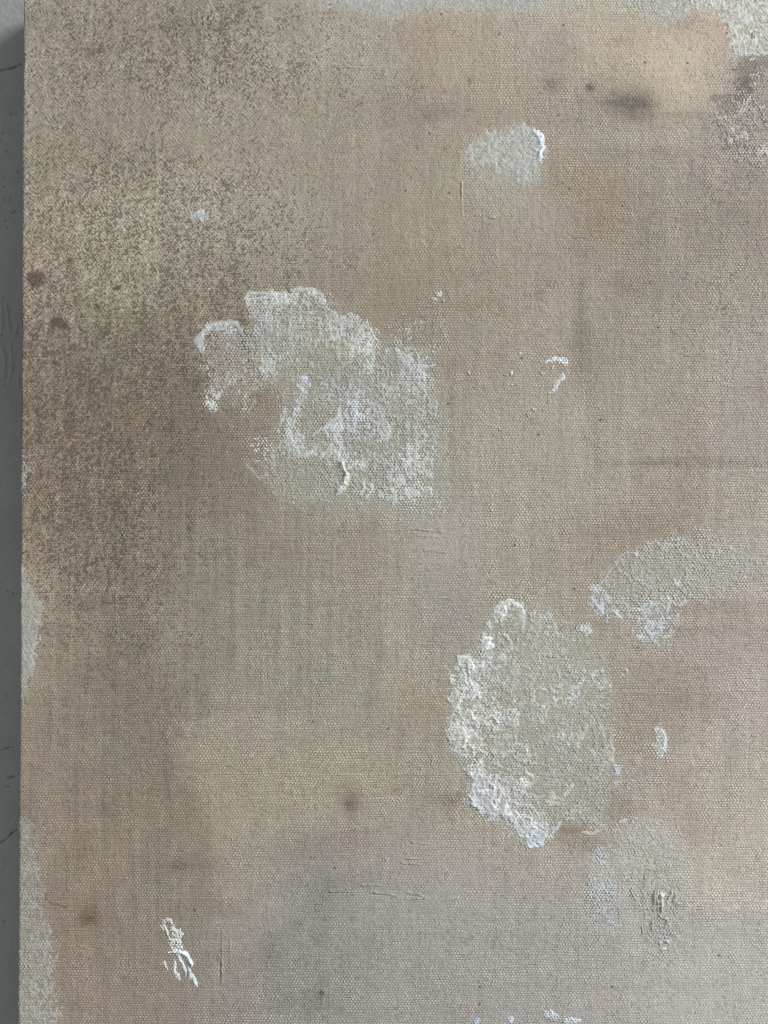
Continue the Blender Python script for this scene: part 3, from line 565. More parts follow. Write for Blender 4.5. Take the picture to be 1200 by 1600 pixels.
# ---------------------------------------------------------------- raised paint
W_ = (196, 197, 192); BLU = (191, 196, 200); GRY = (165, 163, 156); CRM = (172, 167, 152)
def patch(name, bbox, label=None, polys=(), blobs=(), holes=(), ridges=(), base=(178, 178, 170), cols=(), T=1.6, wk=.95, nk=.78, warp=5, rim=.5, lumps=(), curl=0.0, pitch=1.25, rimc=W_, rimlift=.5, petal=.3, rk=.75, drag=0.0):
    x0, y0, x1, y1 = bbox
    X, Y = np.meshgrid(np.arange(x0, x1, pitch, dtype=np.float32), np.arange(y0, y1, pitch, dtype=np.float32))
    gx, gy = to_canvas(X, Y)
    h, prof = weave(gx, gy, X, Y)
    xw = X + warp * fbm(X / 16, Y / 16, 101) + warp * .35 * vn(X / 4.5, Y / 4.5, 102)
    yw = Y + warp * fbm(X / 16, Y / 16, 103) + warp * .35 * vn(X / 4.5, Y / 4.5, 104)
    m = np.zeros(X.shape, np.float32); rimf = np.zeros(X.shape, np.float32)
    for pts, soft, cov in polys:
        sd = poly_sd(xw, yw, pts)
        m = np.maximum(m, sstep(-soft, soft, sd) * cov)
        rimf = np.maximum(rimf, np.exp(-((sd - 3.0) / 3.0) ** 2) * min(1, 4 / soft))
    c = np.empty(X.shape + (3,), np.float32); c[:] = base
    for cx, cy, rx, ry, colr, st in cols:
        a = np.clip(gauss(X, Y, cx, cy, rx, ry) * st * (1 + .3 * vn(X / 8, Y / 8, 106)), 0, 1)[..., None]
        c = c * (1 - a) + np.array(colr, np.float32) * a
    for b in blobs:
        cx, cy, rx, ry, cov, colr = b[:6]; soft = b[6] if len(b) > 6 else .45
        g = ell(xw, yw, cx, cy, rx, ry, soft)
        m = np.maximum(m, g * cov)
        a = np.clip(ell(xw, yw, cx, cy, rx * 1.1, ry * 1.1, soft + .15), 0, 1)[..., None] * .9
        c = c * (1 - a) + np.array(colr, np.float32) * a
    for cx, cy, rx, ry, amt in holes:
        m = m - amt * ell(xw, yw, cx, cy, rx, ry, .5)
    n1 = .62 * vn(X / 2.6, Y / 2.6, 107) + .42 * vn(X / 5.0, Y / 4.6, 108) + .30 * vn(X / 15, Y / 15, 109)
    tc = m + wk * (prof - .40) + nk * n1 * (1.0 - .25 * np.clip(m, 0, 1)) - .5
    if drag: tc = tc + drag * m * (vn(X / 3.2 + .2 * vn(X / 9, Y / 9, 121), Y / 34, 122) + .5 * vn(X / 6, Y / 50, 123))
    t = T * np.minimum(tc, .25 + .6 * np.clip(m, 0, 1.3))
    t = np.where(m > .02, t, -1.0)
    pos = np.clip(m * 1.6 - .3, 0, 1)
    t = t + pos * rim * rimf * (.6 + .6 * vn(X / 9, Y / 9, 110))
    # lumpy, dabbed paint: little domes with creases between
    for cx, cy, r, hh in lumps:
        q = np.hypot(xw - cx, (yw - cy) * 1.05) / r
        dome = np.sqrt(np.clip(1 - q * q, 0, 1)) * hh
        edge = np.exp(-((q - .88) / .14) ** 2) * hh * .35
        t = t + (dome * .55 + edge) * pos * (.8 + .4 * vn(X / 5, Y / 5, 111))
        c = c * (1 + petal * (edge / max(hh, .1) - .06 * (q < .75)))[..., None]
    if curl:
        rg = 1 - np.abs(fbm(X / 7, Y / 7, 112, 2)) * 2.4
        t = t + curl * np.clip(rg, -.5, 1) * pos
        c = c * (1 + .14 * curl * np.clip(rg, -.5, 1))[..., None]
    for r in ridges:
        pts, w, hh = r[:3]; hh = hh * (1 if hh > 5 else rk); w = w * (1 if hh > 5 else 1.4); colr = r[3] if len(r) > 3 else W_
        xs_ = [q[0] for q in pts]; ys_ = [q[1] for q in pts]
        mk = (X > min(xs_) - 4 * w - 4) & (X < max(xs_) + 4 * w + 4) & (Y > min(ys_) - 4 * w - 4) & (Y < max(ys_) + 4 * w + 4)
        if not mk.any(): continue
        x, y = X[mk], Y[mk]
        d, a = seg_dist(x + .28 * w * vn(x / 4, y / 4, 113) + .5 * w * vn(x / 10, y / 10, 115), y + .28 * w * vn(x / 4, y / 4, 114) + .5 * w * vn(x / 10, y / 10, 116), pts)
        taper = .45 + .55 * sstep(0, .15, a) * sstep(1, .82, a)
        ww = w * taper * (1 + .35 * vn(a * 9 + pts[0][0], a * 0 + .3, 117))
        q = d / ww
        pr = hh * taper * (np.exp(-q ** 2 * 1.3) - .18 - (.0 if hh > 5 else .22) * np.clip(vn(x / 7, y / 7, 120) + .2, 0, 1)) * (.85 + .45 * vn(x / 3.5, y / 3.5, 118))
        t[mk] = np.maximum(t[mk], np.where(q < 1.8, np.maximum(t[mk], 0) * .5 + pr, -1))
        al = np.clip(np.exp(-(q / 1.15) ** 2), 0, 1)[:, None]
        c[mk] = c[mk] * (1 - al) + np.array(colr, np.float32) * al
    # colour: thin paint lets the ground tint it, thick paint is whiter; darker in the weave hollows, paler on the threads
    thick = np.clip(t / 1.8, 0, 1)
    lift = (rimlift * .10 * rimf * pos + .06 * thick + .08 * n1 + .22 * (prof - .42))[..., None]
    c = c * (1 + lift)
    g2 = fbm(X / 26, Y / 26, 119)[..., None]
    c = c + g2 * np.array([2.5, .5, -2.5], np.float32)
    thin = np.clip(1 - t / .45, 0, 1)[..., None] * .28
    c = c * (1 - thin) + np.array([150, 140, 124], np.float32) * thin
    c = c * np.array([.945, .957, .968], np.float32)
    z = h * (1 - .5 * np.clip(t / 1.4, 0, 1)) + t + .06 - edge_drop(gx, gy)
    inside = (gx >= EDGE_L) & (gx <= EDGE_R)
    F = grid_faces(*X.shape)
    tf = t.ravel(); keep = (tf[F].max(1) > 0.0) & inside.ravel()[F].all(1)
    F = F[keep]
    used, inv = np.unique(F, return_inverse=True)
    V = local(gx, gy, z).reshape(-1, 3)[used]
    cl = lin(np.clip(c, 5, 252)).reshape(-1, 3)[used] / E_ILLUM
    o = mesh_object(name, V, inv.reshape(-1, 4), np.minimum(cl, .93), M_IMPASTO, painting)
    if label: o['label'] = label
    return o

# big left patch
patch('paint_patch', (295, 440, 715, 815), 'crusty off-white paint patch left of centre',
  polys=[([(386, 458), (430, 458), (462, 460), (472, 453), (490, 455), (505, 461), (512, 478), (530, 490), (548, 491), (574, 499), (582, 516), (560, 545), (540, 560), (500, 548), (470, 560), (430, 575), (395, 560), (385, 535), (398, 505), (391, 482)], 7, .86),
         ([(311, 530), (320, 514), (334, 507), (356, 503), (376, 511), (392, 518), (420, 530), (420, 580), (385, 600), (360, 600), (340, 622), (328, 641), (317, 632), (324, 600), (322, 570), (312, 548)], 5, .60),
         ([(520, 545), (560, 520), (584, 520), (598, 545), (640, 545), (660, 550), (676, 570), (682, 640), (684, 700), (680, 760), (672, 785), (600, 792), (585, 770), (560, 790), (540, 760), (525, 720), (530, 660), (520, 600)], 11, .82),
         ([(395, 560), (470, 560), (520, 570), (530, 660), (540, 760), (500, 790), (440, 780), (405, 740), (396, 715), (440, 690), (440, 640), (420, 600), (385, 655), (350, 625)], 12, .60),
         ([(640, 700), (684, 720), (700, 800), (650, 815), (610, 800)], 14, .42), ([(600, 520), (660, 500), (690, 510), (690, 560), (640, 560)], 16, .42)],
  blobs=[(472, 602, 9, 14, .95, BLU), (460, 640, 6, 22, .6, W_), (463, 690, 14, 20, .95, (186, 187, 182)), (488, 700, 20, 11, .85, (184, 185, 180), .7), (454, 672, 10, 16, .95, (188, 189, 185), .6), (440, 655, 8, 24, .6, (176, 174, 166), .7), (556, 645, 22, 32, .85, BLU, .7), (540, 690, 16, 30, .8, (168, 168, 168), .6), (520, 670, 14, 10, .85, W_),
         (525, 705, 9, 16, .9, W_), (550, 720, 20, 10, .85, W_, .6), (640, 730, 22, 30, .9, W_, .6), (645, 770, 32, 16, .95, W_, .6), (655, 590, 18, 30, .8, W_, .7), (575, 545, 20, 22, .75, W_, .7),
         (428, 540, 14, 12, 1.05, (156, 155, 148)), (615, 565, 18, 14, .95, (164, 160, 153)), (518, 590, 22, 22, .95, (150, 147, 138), .7), (505, 610, 18, 20, .9, (172, 173, 172), .7), (622, 650, 26, 14, .9, (164, 162, 152), .7),
         (408, 694, 16, 14, .62, W_, .7), (418, 575, 22, 14, .75, (180, 181, 176), .7), (430, 468, 36, 14, .95, (186, 186, 178), .6), (495, 475, 16, 18, .9, (180, 181, 174), .6), (528, 515, 24, 14, .9, (182, 183, 178), .6),
         (600, 680, 8, 30, .8, W_, .6), (330, 625, 16, 16, .72, W_, .7), (345, 515, 26, 10, .75, W_, .7), (640, 615, 40, 30, .74, (176, 174, 166), .7)],
  holes=[(391, 520, 7, 10, .5), (503, 567, 9, 8, .75), (490, 655, 16, 26, .2), (590, 700, 14, 8, .2), (585, 742, 16, 14, .3), (620, 705, 34, 5, .3), (500, 545, 18, 12, .2), (545, 590, 10, 40, .15), (445, 640, 8, 20, .3), (402, 640, 11, 18, .3)],
  ridges=[([(312, 548), (310, 535), (317, 520), (332, 508), (352, 504), (368, 506), (378, 514)], 3.2, 1.6, (188, 190, 188)), ([(313, 530), (318, 545), (316, 553)], 1.6, 1.6),
          ([(388, 459), (425, 458), (456, 463)], 1.5, 1.8), ([(387, 468), (420, 465), (458, 469)], 1.3, 1.6), ([(386, 457), (387, 470)], 1.6, 1.4), ([(456, 455), (470, 452), (490, 455), (504, 460)], 2.2, 1.5),
          ([(471, 598), (469, 612), (466, 632), (464, 648), (456, 662), (451, 672)], 2.0, 1.8, (184, 185, 181)), ([(450, 665), (451, 678), (457, 690), (460, 702), (468, 712), (476, 711), (490, 704), (498, 694)], 2.6, 2.6, (188, 189, 185)), ([(446, 635), (443, 650), (438, 664)], 1.5, 1.5),
          ([(531, 636), (530, 648), (520, 658), (507, 671), (512, 684)], 2.2, 2.4), ([(532, 650), (531, 668), (521, 682), (531, 696), (529, 714)], 3.0, 2.6), ([(520, 692), (511, 704), (502, 716)], 1.4, 1.8), ([(505, 668), (486, 682)], 1.2, 1.3),
          ([(528, 720), (537, 730), (542, 742), (539, 755), (531, 765), (524, 772)], 5.0, 5.5, (192, 189, 177)), ([(527, 752), (531, 764), (525, 771)], 2.8, 3.5, (190, 190, 184)),
          ([(568, 752), (569, 762), (564, 773)], 2.2, 3.2), ([(581, 753), (580, 765), (571, 780)], 2.2, 3.4, (190, 188, 178)), ([(590, 778), (593, 770), (598, 778)], 1.8, 2),
          ([(597, 666), (603, 680), (604, 694)], 3.0, 3.6, (186, 184, 174)), ([(589, 640), (592, 655), (598, 668)], 2.4, 2.4, (176, 174, 164)), ([(652, 700), (648, 715), (647, 730)], 2.6, 2.2), ([(628, 742), (630, 760)], 2.0, 2.2),
          ([(653, 577), (661, 586), (663, 598)], 2.4, 3.0), ([(622, 582), (632, 573), (642, 576), (636, 587)], 2.2, 2.6, (178, 176, 168)), ([(644, 575), (678, 572)], 1.4, 1.4), ([(620, 545), (632, 568)], 1.6, 1.8),
          ([(583, 555), (577, 585)], 1.5, 1.5), ([(505, 533), (520, 530), (540, 520)], 1.5, 1.4), ([(398, 625), (387, 645)], 1.4, 1.2, (170, 166, 150)), ([(384, 725), (396, 738), (405, 748)], 1.6, 1.3, (172, 168, 155)), ([(605, 640), (650, 642)], 1.3, 1.3, (168, 165, 155))],
  base=(174, 173, 166), cols=[(355, 550, 30, 40, (152, 145, 139), .8), (325, 545, 10, 18, (142, 126, 120), .7), (500, 550, 34, 24, (162, 157, 138), .7), (450, 745, 60, 36, (158, 153, 137), .9), (420, 620, 40, 30, (160, 154, 138), .8), (485, 655, 22, 30, (162, 158, 142), .8), (570, 740, 30, 30, (160, 155, 143), .5), (600, 610, 30, 50, (166, 163, 155), .5)],
  T=1.6, curl=.18, wk=.9, warp=7, rk=.45, rimlift=1.0, drag=.24)

# big right patch
rl = np.random.default_rng(11)
LB = [(727, 1038, 15, 2.2), (748, 1050, 15, 2), (716, 1062, 15, 2), (735, 1082, 14, 2.2), (713, 1098, 14, 1.8), (728, 1112, 13, 1.8), (748, 1098, 12, 1.6), (710, 1125, 13, 1.8), (736, 1132, 14, 1.8), (716, 1152, 16, 2), (742, 1158, 13, 1.5), (760, 1128, 12, 2.0),
      (728, 1172, 14, 1.8), (750, 1180, 12, 1.5), (738, 1200, 13, 1.8), (752, 1218, 15, 1.9), (757, 1248, 18, 2.2), (778, 1262, 15, 1.9), (795, 1280, 15, 1.8), (820, 1290, 18, 1.6), (838, 1308, 14, 1.8), (845, 1280, 14, 1.5), (768, 1225, 13, 1.4), (756, 1005, 11, 2.0), (780, 958, 12, 1.8),
      (800, 950, 12, 1.5), (800, 975, 13, 1.2), (835, 965, 12, 1.0), (855, 972, 12, 1.0), (905, 984, 12, 1.6)]
LB += [(rl.uniform(770, 950), rl.uniform(1000, 1285), rl.uniform(9, 23), rl.uniform(.5, 1.0)) for _ in range(48)]
arcs = []
for rr, a0, a1 in [(58, -40, 50), (70, -50, 60), (82, -45, 55), (92, -20, 40), (46, 20, 120), (60, 70, 140)]:
    arcs.append(([(862 + rr * math.cos(math.radians(a)), 1165 + rr * 1.05 * math.sin(math.radians(a))) for a in np.linspace(a0, a1, 9)], 1.8, .9, (176, 172, 159)))
patch('paint_patch', (685, 928, 985, 1340), 'lumpy whitish paint patch right of centre, brightest along its left flank',
  polys=[([(768, 962), (778, 944), (795, 937), (812, 941), (819, 955), (822, 985), (832, 952), (850, 947), (862, 960), (882, 985), (905, 1000), (925, 1000), (926, 1032), (952, 1050), (960, 1075), (966, 1100), (962, 1140), (968, 1190), (962, 1222), (955, 1245), (945, 1285), (925, 1298), (900, 1296), (885, 1285), (870, 1288), (860, 1308), (836, 1324), (815, 1308), (795, 1294), (780, 1277), (745, 1265), (738, 1240), (735, 1215), (728, 1195), (714, 1176), (698, 1166), (696, 1145), (699, 1110), (702, 1060), (712, 1035), (735, 1020), (748, 1000), (752, 990), (765, 985)], 9, .64)],
  blobs=[(782, 956, 12, 12, .95, W_), (797, 944, 16, 6, .9, W_), (816, 960, 4, 20, .85, (184, 184, 176)), (768, 978, 5, 10, .9, W_), (757, 1004, 9, 14, 1.0, (198, 202, 202)), (752, 1028, 16, 10, .95, W_), (727, 1036, 16, 8, 1.0, (198, 202, 200)),
         (730, 1060, 30, 24, .95, (184, 184, 177), .5), (715, 1090, 16, 26, .9, (178, 177, 168), .5), (740, 1078, 14, 20, 1.0, W_, .6), (745, 1120, 36, 26, .92, (186, 187, 180), .6), (722, 1150, 26, 24, .98, (186, 187, 181), .5), (765, 1125, 18, 16, 1.0, (194, 198, 196), .6), (745, 1190, 22, 40, .86, (180, 179, 170), .6),
         (747, 1215, 16, 22, .92, (186, 188, 185), .6), (755, 1246, 20, 20, 1.05, (192, 196, 202), .5), (785, 1270, 26, 16, .98, (186, 190, 194), .6), (828, 1296, 34, 22, .92, (184, 186, 184), .6), (836, 1314, 14, 10, .95, BLU, .6), (772, 1246, 40, 30, .85, (182, 183, 180), .8),
         (896, 1090, 9, 9, .9, BLU, .7), (825, 1217, 6, 11, 1.1, (204, 206, 204), .4), (821, 1236, 6, 5, 1.0, W_, .4), (893, 1246, 6, 5, .95, W_), (780, 1160, 24, 40, .82, (178, 176, 166), .8), (920, 1285, 26, 18, .75, (170, 168, 156), .7), (808, 1030, 12, 12, .85, (182, 180, 170), .7), (945, 1150, 12, 40, .8, (176, 173, 162), .8), (880, 1270, 40, 14, .75, (176, 174, 164), .8)],
  holes=[(768, 1124, 7, 4, 1.4), (775, 1145, 4, 5, .7), (833, 1155, 4, 10, .8), (900, 1242, 9, 13, .7), (893, 1298, 22, 12, .9), (899, 1130, 8, 14, .45), (911, 1170, 10, 14, .4), (850, 1180, 14, 8, .3), (880, 1035, 40, 14, .3), (732, 1105, 10, 4, .5), (745, 1070, 5, 12, .35), (735, 1180, 18, 3, .5), (760, 1230, 8, 5, .3), (826, 970, 4, 22, .45), (905, 1010, 18, 10, .4), (930, 1025, 20, 14, .3), (840, 1195, 20, 6, .25), (720, 1048, 16, 2.5, .5), (730, 1140, 16, 2.5, .4), (966, 1060, 16, 50, .35), (960, 1265, 18, 40, .3), (940, 1020, 22, 18, .3), (960, 1120, 8, 20, .25), (870, 1010, 30, 10, .25), (800, 1195, 12, 4, .4), (790, 1100, 4, 14, .3), (860, 1140, 16, 4, .3), (845, 1235, 20, 4, .3)],
  ridges=[([(770, 965), (780, 945), (796, 939), (812, 944), (818, 958), (817, 985)], 3.0, 2.0), ([(820, 1206), (830, 1214), (833, 1222), (826, 1228)], 2.6, 2.6), ([(895, 1224), (885, 1238), (878, 1246)], 2.0, 1.8), ([(876, 1284), (866, 1296), (860, 1304)], 2.2, 1.6), ([(908, 1300), (925, 1302), (940, 1296)], 1.6, 1.2),
          ([(784, 1215), (792, 1222), (790, 1235)], 2, 1.5, (178, 176, 166)), ([(703, 1168), (720, 1180), (735, 1178)], 1.8, 1.5), ([(835, 1098), (845, 1090), (860, 1092)], 1.8, 1.3, (178, 174, 162)), ([(880, 1058), (898, 1052)], 1.6, 1.2, (176, 172, 160))] + arcs,
  base=(177, 176, 168), cols=[(860, 1070, 60, 50, (172, 169, 158), .6), (900, 1160, 50, 60, (173, 170, 159), .5), (905, 1235, 20, 20, (160, 148, 122), .5), (800, 985, 20, 25, (168, 165, 153), .7)],
  lumps=LB, T=1.45, curl=.30, rim=.8, rimlift=1.3, wk=.66, warp=7, petal=.22)

# upper right scumble
patch('paint_patch', (900, 825, 1216, 1025), 'thin whitish scumble beside the right edge with brighter lower left rim',
  polys=[([(926, 928), (940, 908), (960, 888), (966, 870), (985, 862), (1010, 848), (1040, 842), (1072, 838), (1085, 860), (1085, 930), (1066, 958), (1050, 985), (1030, 1006), (1005, 1002), (990, 975), (960, 962), (940, 962), (928, 945)], 7, .70),
         ([(1060, 838), (1130, 838), (1190, 846), (1215, 850), (1215, 900), (1150, 925), (1080, 945), (1050, 950)], 22, .57)],
  blobs=[(935, 930, 9, 18, .9, BLU, .5), (939, 950, 7, 12, 1.0, BLU, .5), (912, 986, 15, 10, .8, (186, 187, 182), .4), (906, 980, 7, 5, 1, W_), (925, 972, 18, 8, .6, (170, 167, 162), .7), (963, 956, 6, 5, 1.0, W_), (1012, 942, 6, 6, .9, W_), (1000, 953, 14, 3, .9, W_), (1020, 985, 30, 26, .95, (189, 191, 191), .8), (945, 945, 24, 26, .85, (186, 188, 187), .8), (1028, 978, 12, 14, .98, BLU, .7), (1045, 940, 10, 18, .72, (186, 188, 186), .6), (1000, 980, 8, 14, .8, W_, .6), (1050, 958, 16, 10, .65, (182, 182, 180), .8), (978, 1055, 14, 18, 0, W_)],
  ridges=[([(930, 925), (938, 912), (947, 900), (956, 888), (962, 884), (966, 872), (975, 864), (992, 864)], 1.4, 1.3, (182, 181, 173)), ([(990, 864), (1003, 872)], 1.2, 1.6), ([(1052, 904), (1057, 914), (1061, 908)], 2.0, 2.2), ([(957, 952), (964, 960), (972, 966)], 2.0, 1.8), ([(995, 952), (1010, 953), (1018, 944), (1012, 936)], 2.0, 2.0), ([(905, 978), (918, 980), (922, 988), (914, 994)], 2.2, 1.8), ([(1040, 928), (1046, 940), (1042, 958)], 1.8, 1.6)],
  base=(175, 173, 165), cols=[(1000, 900, 40, 30, (168, 165, 154), .5), (1140, 880, 70, 40, (174, 171, 161), .7)], T=1.6, rim=.5)

# upper oval patch with a raised right lip
patch('paint_patch', (715, 185, 865, 330), 'smooth pale grey oval paint patch with a raised white lip on its right',
  polys=[([(726, 238), (735, 222), (755, 212), (785, 207), (800, 198), (815, 194), (835, 202), (846, 218), (849, 235), (841, 250), (842, 275), (840, 286), (825, 293), (805, 290), (785, 272), (755, 270), (735, 255)], 11, 1.0), ([(735, 255), (800, 285), (842, 270), (836, 310), (790, 320), (750, 312), (722, 285)], 16, .42)],
  ridges=[([(836, 206), (843, 215), (846, 228), (845, 240), (841, 248)], 4.2, 3.6, (208, 213, 219)), ([(724, 280), (730, 277), (740, 279)], 1.6, 1.3, (170, 165, 150))],
  blobs=[(733, 240, 8, 10, .8, (180, 181, 174)), (815, 204, 20, 8, .95, (182, 183, 178)), (816, 282, 18, 8, .95, (176, 174, 166))],
  holes=[(781, 251, 2.5, 5, 1.0), (776, 216, 2.5, 2, 1), (789, 209, 2, 2, 1.2), (755, 262, 8, 6, .35), (838, 234, 2, 12, .5), (798, 268, 8, 4, .3), (795, 280, 10, 8, .4)],
  base=(175, 175, 167), cols=[(790, 300, 50, 16, (160, 154, 138), .95), (752, 262, 12, 10, (160, 158, 150), .6)], T=1.1, wk=.5, nk=.75, rim=.2, warp=5, rk=1.0)

# lower right fan
patch('paint_patch', (905, 1190, 1100, 1520), 'greenish pale paint patch low on the right with upright palette knife ridges',
  polys=[([(948, 1302), (975, 1281), (1010, 1274), (1045, 1285), (1066, 1312), (1070, 1360), (1062, 1400), (1058, 1450), (1046, 1490), (1012, 1498), (1005, 1440), (985, 1410), (965, 1380), (945, 1350)], 14, .60), ([(930, 1330), (960, 1330), (968, 1420), (975, 1440), (935, 1440), (918, 1390)], 14, .52)],
  blobs=[(937, 1332, 8, 8, .85, BLU, .7), (940, 1350, 12, 6, .85, W_, .6), (942, 1388, 28, 30, .92, (186, 187, 185), .8), (950, 1424, 28, 20, .85, (182, 181, 179), .8), (985, 1300, 34, 16, .74, (178, 177, 170), .8), (1040, 1310, 26, 20, .72, (178, 176, 169), .8), (966, 1430, 10, 14, .5, (172, 168, 166), .8), (963, 1203, 9, 9, 1.05, (200, 206, 212), .4), (962, 1226, 7, 5, .9, W_, .5), (978, 1222, 18, 20, .55, (174, 170, 168), .8), (1041, 1298, 5, 5, .85, W_), (1024, 1290, 8, 6, .75, (182, 184, 180), .7), (1048, 1410, 26, 20, .7, (170, 165, 158), .7), (1042, 1460, 24, 30, .66, (172, 168, 162), .7), (985, 1280, 14, 4, .7, (178, 178, 170), .6)],
  ridges=[([(1023, 1390), (1022, 1408), (1020, 1425)], 2.2, 2.6, (166, 158, 148)), ([(1026, 1390), (1027, 1410), (1026, 1425)], 2.0, 3.2, (168, 160, 150)), ([(1032, 1392), (1034, 1408), (1035, 1424)], 4.2, 4.6, (192, 190, 184)), ([(1049, 1388), (1045, 1402), (1038, 1416)], 2.2, 3.0, (178, 172, 164)), ([(1055, 1396), (1053, 1412)], 2.2, 2.4, (172, 165, 157)), ([(1028, 1428), (1042, 1436), (1044, 1446)], 2.0, 2.2, (174, 168, 160)), ([(1020, 1435), (1018, 1456)], 1.4, 1.8, (165, 158, 148)),
          ([(1028, 1470), (1032, 1476)], 2.4, 2.6, (184, 182, 176)), ([(1037, 1468), (1042, 1473)], 2.8, 3.2, (188, 186, 180)), ([(1032, 1484), (1040, 1481)], 2.0, 2.2), ([(1038, 1448), (1048, 1442)], 2, 1.8, (176, 170, 162)), ([(1010, 1358), (1024, 1360), (1050, 1358)], 1.3, 1.3, (166, 163, 150)), ([(1008, 1362), (1006, 1390)], 1.2, 1.3, (160, 156, 142)), ([(965, 1285), (978, 1280)], 1.8, 1.4), ([(984, 1390), (994, 1408)], 1.0, 1.2, (164, 158, 148)), ([(1002, 1445), (1004, 1460)], 1.0, 1.4, (166, 160, 150))],
  holes=[(1040, 1297, 1.6, 1.6, 1.5)],
  base=(174, 172, 163), cols=[(1005, 1340, 40, 40, (169, 168, 157), .7), (1020, 1380, 30, 14, (158, 157, 142), .5)], T=1.7, curl=.15, rim=.3, rk=1.25)

# lower left dab
patch('paint_dab', (240, 1425, 315, 1545), 'thick white paint dab with trailing drips low on the left',
  polys=[([(250, 1442), (258, 1433), (268, 1436), (275, 1446), (284, 1456), (288, 1468), (286, 1480), (290, 1484), (285, 1490), (277, 1489), (268, 1487), (264, 1478), (262, 1465), (257, 1452)], 3, .84)],
  blobs=[(283, 1462, 5, 12, 1.1, (202, 208, 208), .5), (279, 1480, 9, 7, 1.05, (198, 202, 202), .5), (260, 1440, 9, 7, .75, (178, 176, 168), .6)],
  ridges=[([(266, 1488), (276, 1487), (287, 1489), (295, 1496), (301, 1504), (301, 1512)], 3.0, 4.2, (204, 209, 209)), ([(275, 1488), (280, 1497), (285, 1504), (288, 1513), (291, 1524)], 2.0, 2.6, (200, 204, 204)), ([(295, 1513), (298, 1524), (304, 1536), (307, 1541)], 2.4, 2.4, (200, 206, 206)), ([(273, 1500), (273, 1515), (278, 1523), (281, 1531)], 1.8, 2.2, (200, 205, 205)), ([(256, 1500), (258, 1508), (262, 1514)], 1.6, 1.6, (192, 194, 190)), ([(262, 1462), (260, 1452), (257, 1447)], 2.0, 2.2), ([(270, 1447), (277, 1460), (276, 1470)], 2, 2.0), ([(268, 1470), (276, 1467)], 2, 2), ([(265, 1474), (274, 1476)], 2, 1.6, (186, 180, 168)), ([(250, 1447), (256, 1452)], 1.8, 1.6)],
  holes=[(266, 1456, 3, 9, .5), (272, 1466, 5, 2.5, .7), (271, 1477, 4, 2, .7), (281, 1482, 4, 1.5, .4)],
  base=(190, 191, 187), T=2.2, warp=2.5, pitch=.9, rk=.9)

# hook-shaped mark: two strokes, and loose flecks round it
patch('paint_dab', (830, 550, 895, 580), 'short white dry brush stroke, upper bar of a hook-shaped mark',
  polys=[([(850, 559), (866, 558), (885, 557), (889, 566), (883, 574), (872, 566), (858, 565), (848, 567)], 3, .84)],
  blobs=[(882, 564, 6, 5, 1.0, (206, 212, 212), .5), (846, 567, 5, 3, .8, (176, 173, 160)), (862, 573, 2, 3, 1, W_), (838, 556, 8, 3, .5, (168, 163, 150), .8)], base=(194, 197, 193), T=1.6, warp=2.5, pitch=.9)
patch('paint_dab', (850, 580, 890, 618), 'slanting white dry brush stroke under the hook-shaped bar',
  ridges=[([(880, 584), (875, 594), (868, 603), (859, 613)], 2.5, 2.6, (202, 207, 206)), ([(868, 594), (863, 606)], 1.8, 1.6, (178, 176, 166)), ([(866, 605), (871, 607)], 1.5, 1.6)], warp=3, pitch=.9)
FLECKS = [(812, 552, 3, 3, W_), (847, 584, 4, 3, (178, 176, 166)), (832, 641, 4, 3, (180, 178, 166)), (825, 647, 4, 2.6, (166, 161, 146)), (857, 627, 4, 3.4, (166, 161, 146)), (799, 582, 3, 3, (196, 194, 186)), (800, 601, 2.2, 2.2, (206, 206, 200)), (791, 585, 4, 1.8, (172, 166, 150)), (733, 584, 3, 3, (178, 175, 162)),
          (685, 460, 5, 5, (186, 187, 180)), (678, 468, 4, 3, (180, 178, 168)), (688, 457, 2.5, 3, (188, 188, 182)), (692, 470, 3, 2, (166, 160, 146)), (448, 1067, 1.6, 1.4, (196, 196, 188)), (745, 1595, 6, 7, BLU), (798, 1594, 5, 6, (200, 206, 214)), (856, 1584, 8, 7, (188, 192, 198)), (866, 1590, 8, 5, (180, 182, 184)), (892, 1595, 14, 5, (188, 192, 198)),
          (770, 340, 6, 3, (166, 162, 150)), (327, 137, 2, 2, (180, 178, 168)), (1032, 230, 3, 2, (168, 162, 152)), (780, 670, 3, 2.5, (166, 162, 148)), (980, 1048, 5, 4, (178, 177, 170))]
for cx, cy, rx, ry, colr in FLECKS:
    patch('paint_fleck', (cx - rx * 2 - 5, cy - ry * 2 - 5, cx + rx * 2 + 5, cy + ry * 2 + 5), blobs=[(cx, cy, rx, ry, 1.05, colr, .4)], base=colr, T=2.0, warp=1.8, pitch=.8, wk=.4, nk=.5)

# small oval ring, right
patch('paint_dab', (1008, 1120, 1055, 1205), 'small white oval dab right of the lumpy patch',
  blobs=[(1031, 1160, 11, 27, .86, (186, 185, 177), .6), (1029, 1142, 5, 5, .9, W_), (1032, 1178, 6, 8, .8, W_)],
  ridges=[([(1027, 1138), (1035, 1145), (1038, 1156), (1038, 1168), (1034, 1180)], 4.0, 2.4, (198, 200, 196)), ([(1026, 1148), (1025, 1162), (1027, 1172)], 1.6, 1.2, (184, 182, 172))], base=(180, 178, 168), T=1.4, warp=3)
patch('paint_dab', (955, 1030, 1000, 1085), 'faint grey smear between the two right patches', blobs=[(978, 1052, 12, 16, .62, (174, 172, 166), .7), (972, 1068, 10, 6, .5, (170, 166, 158), .7)], base=(172, 169, 162), T=1.0)
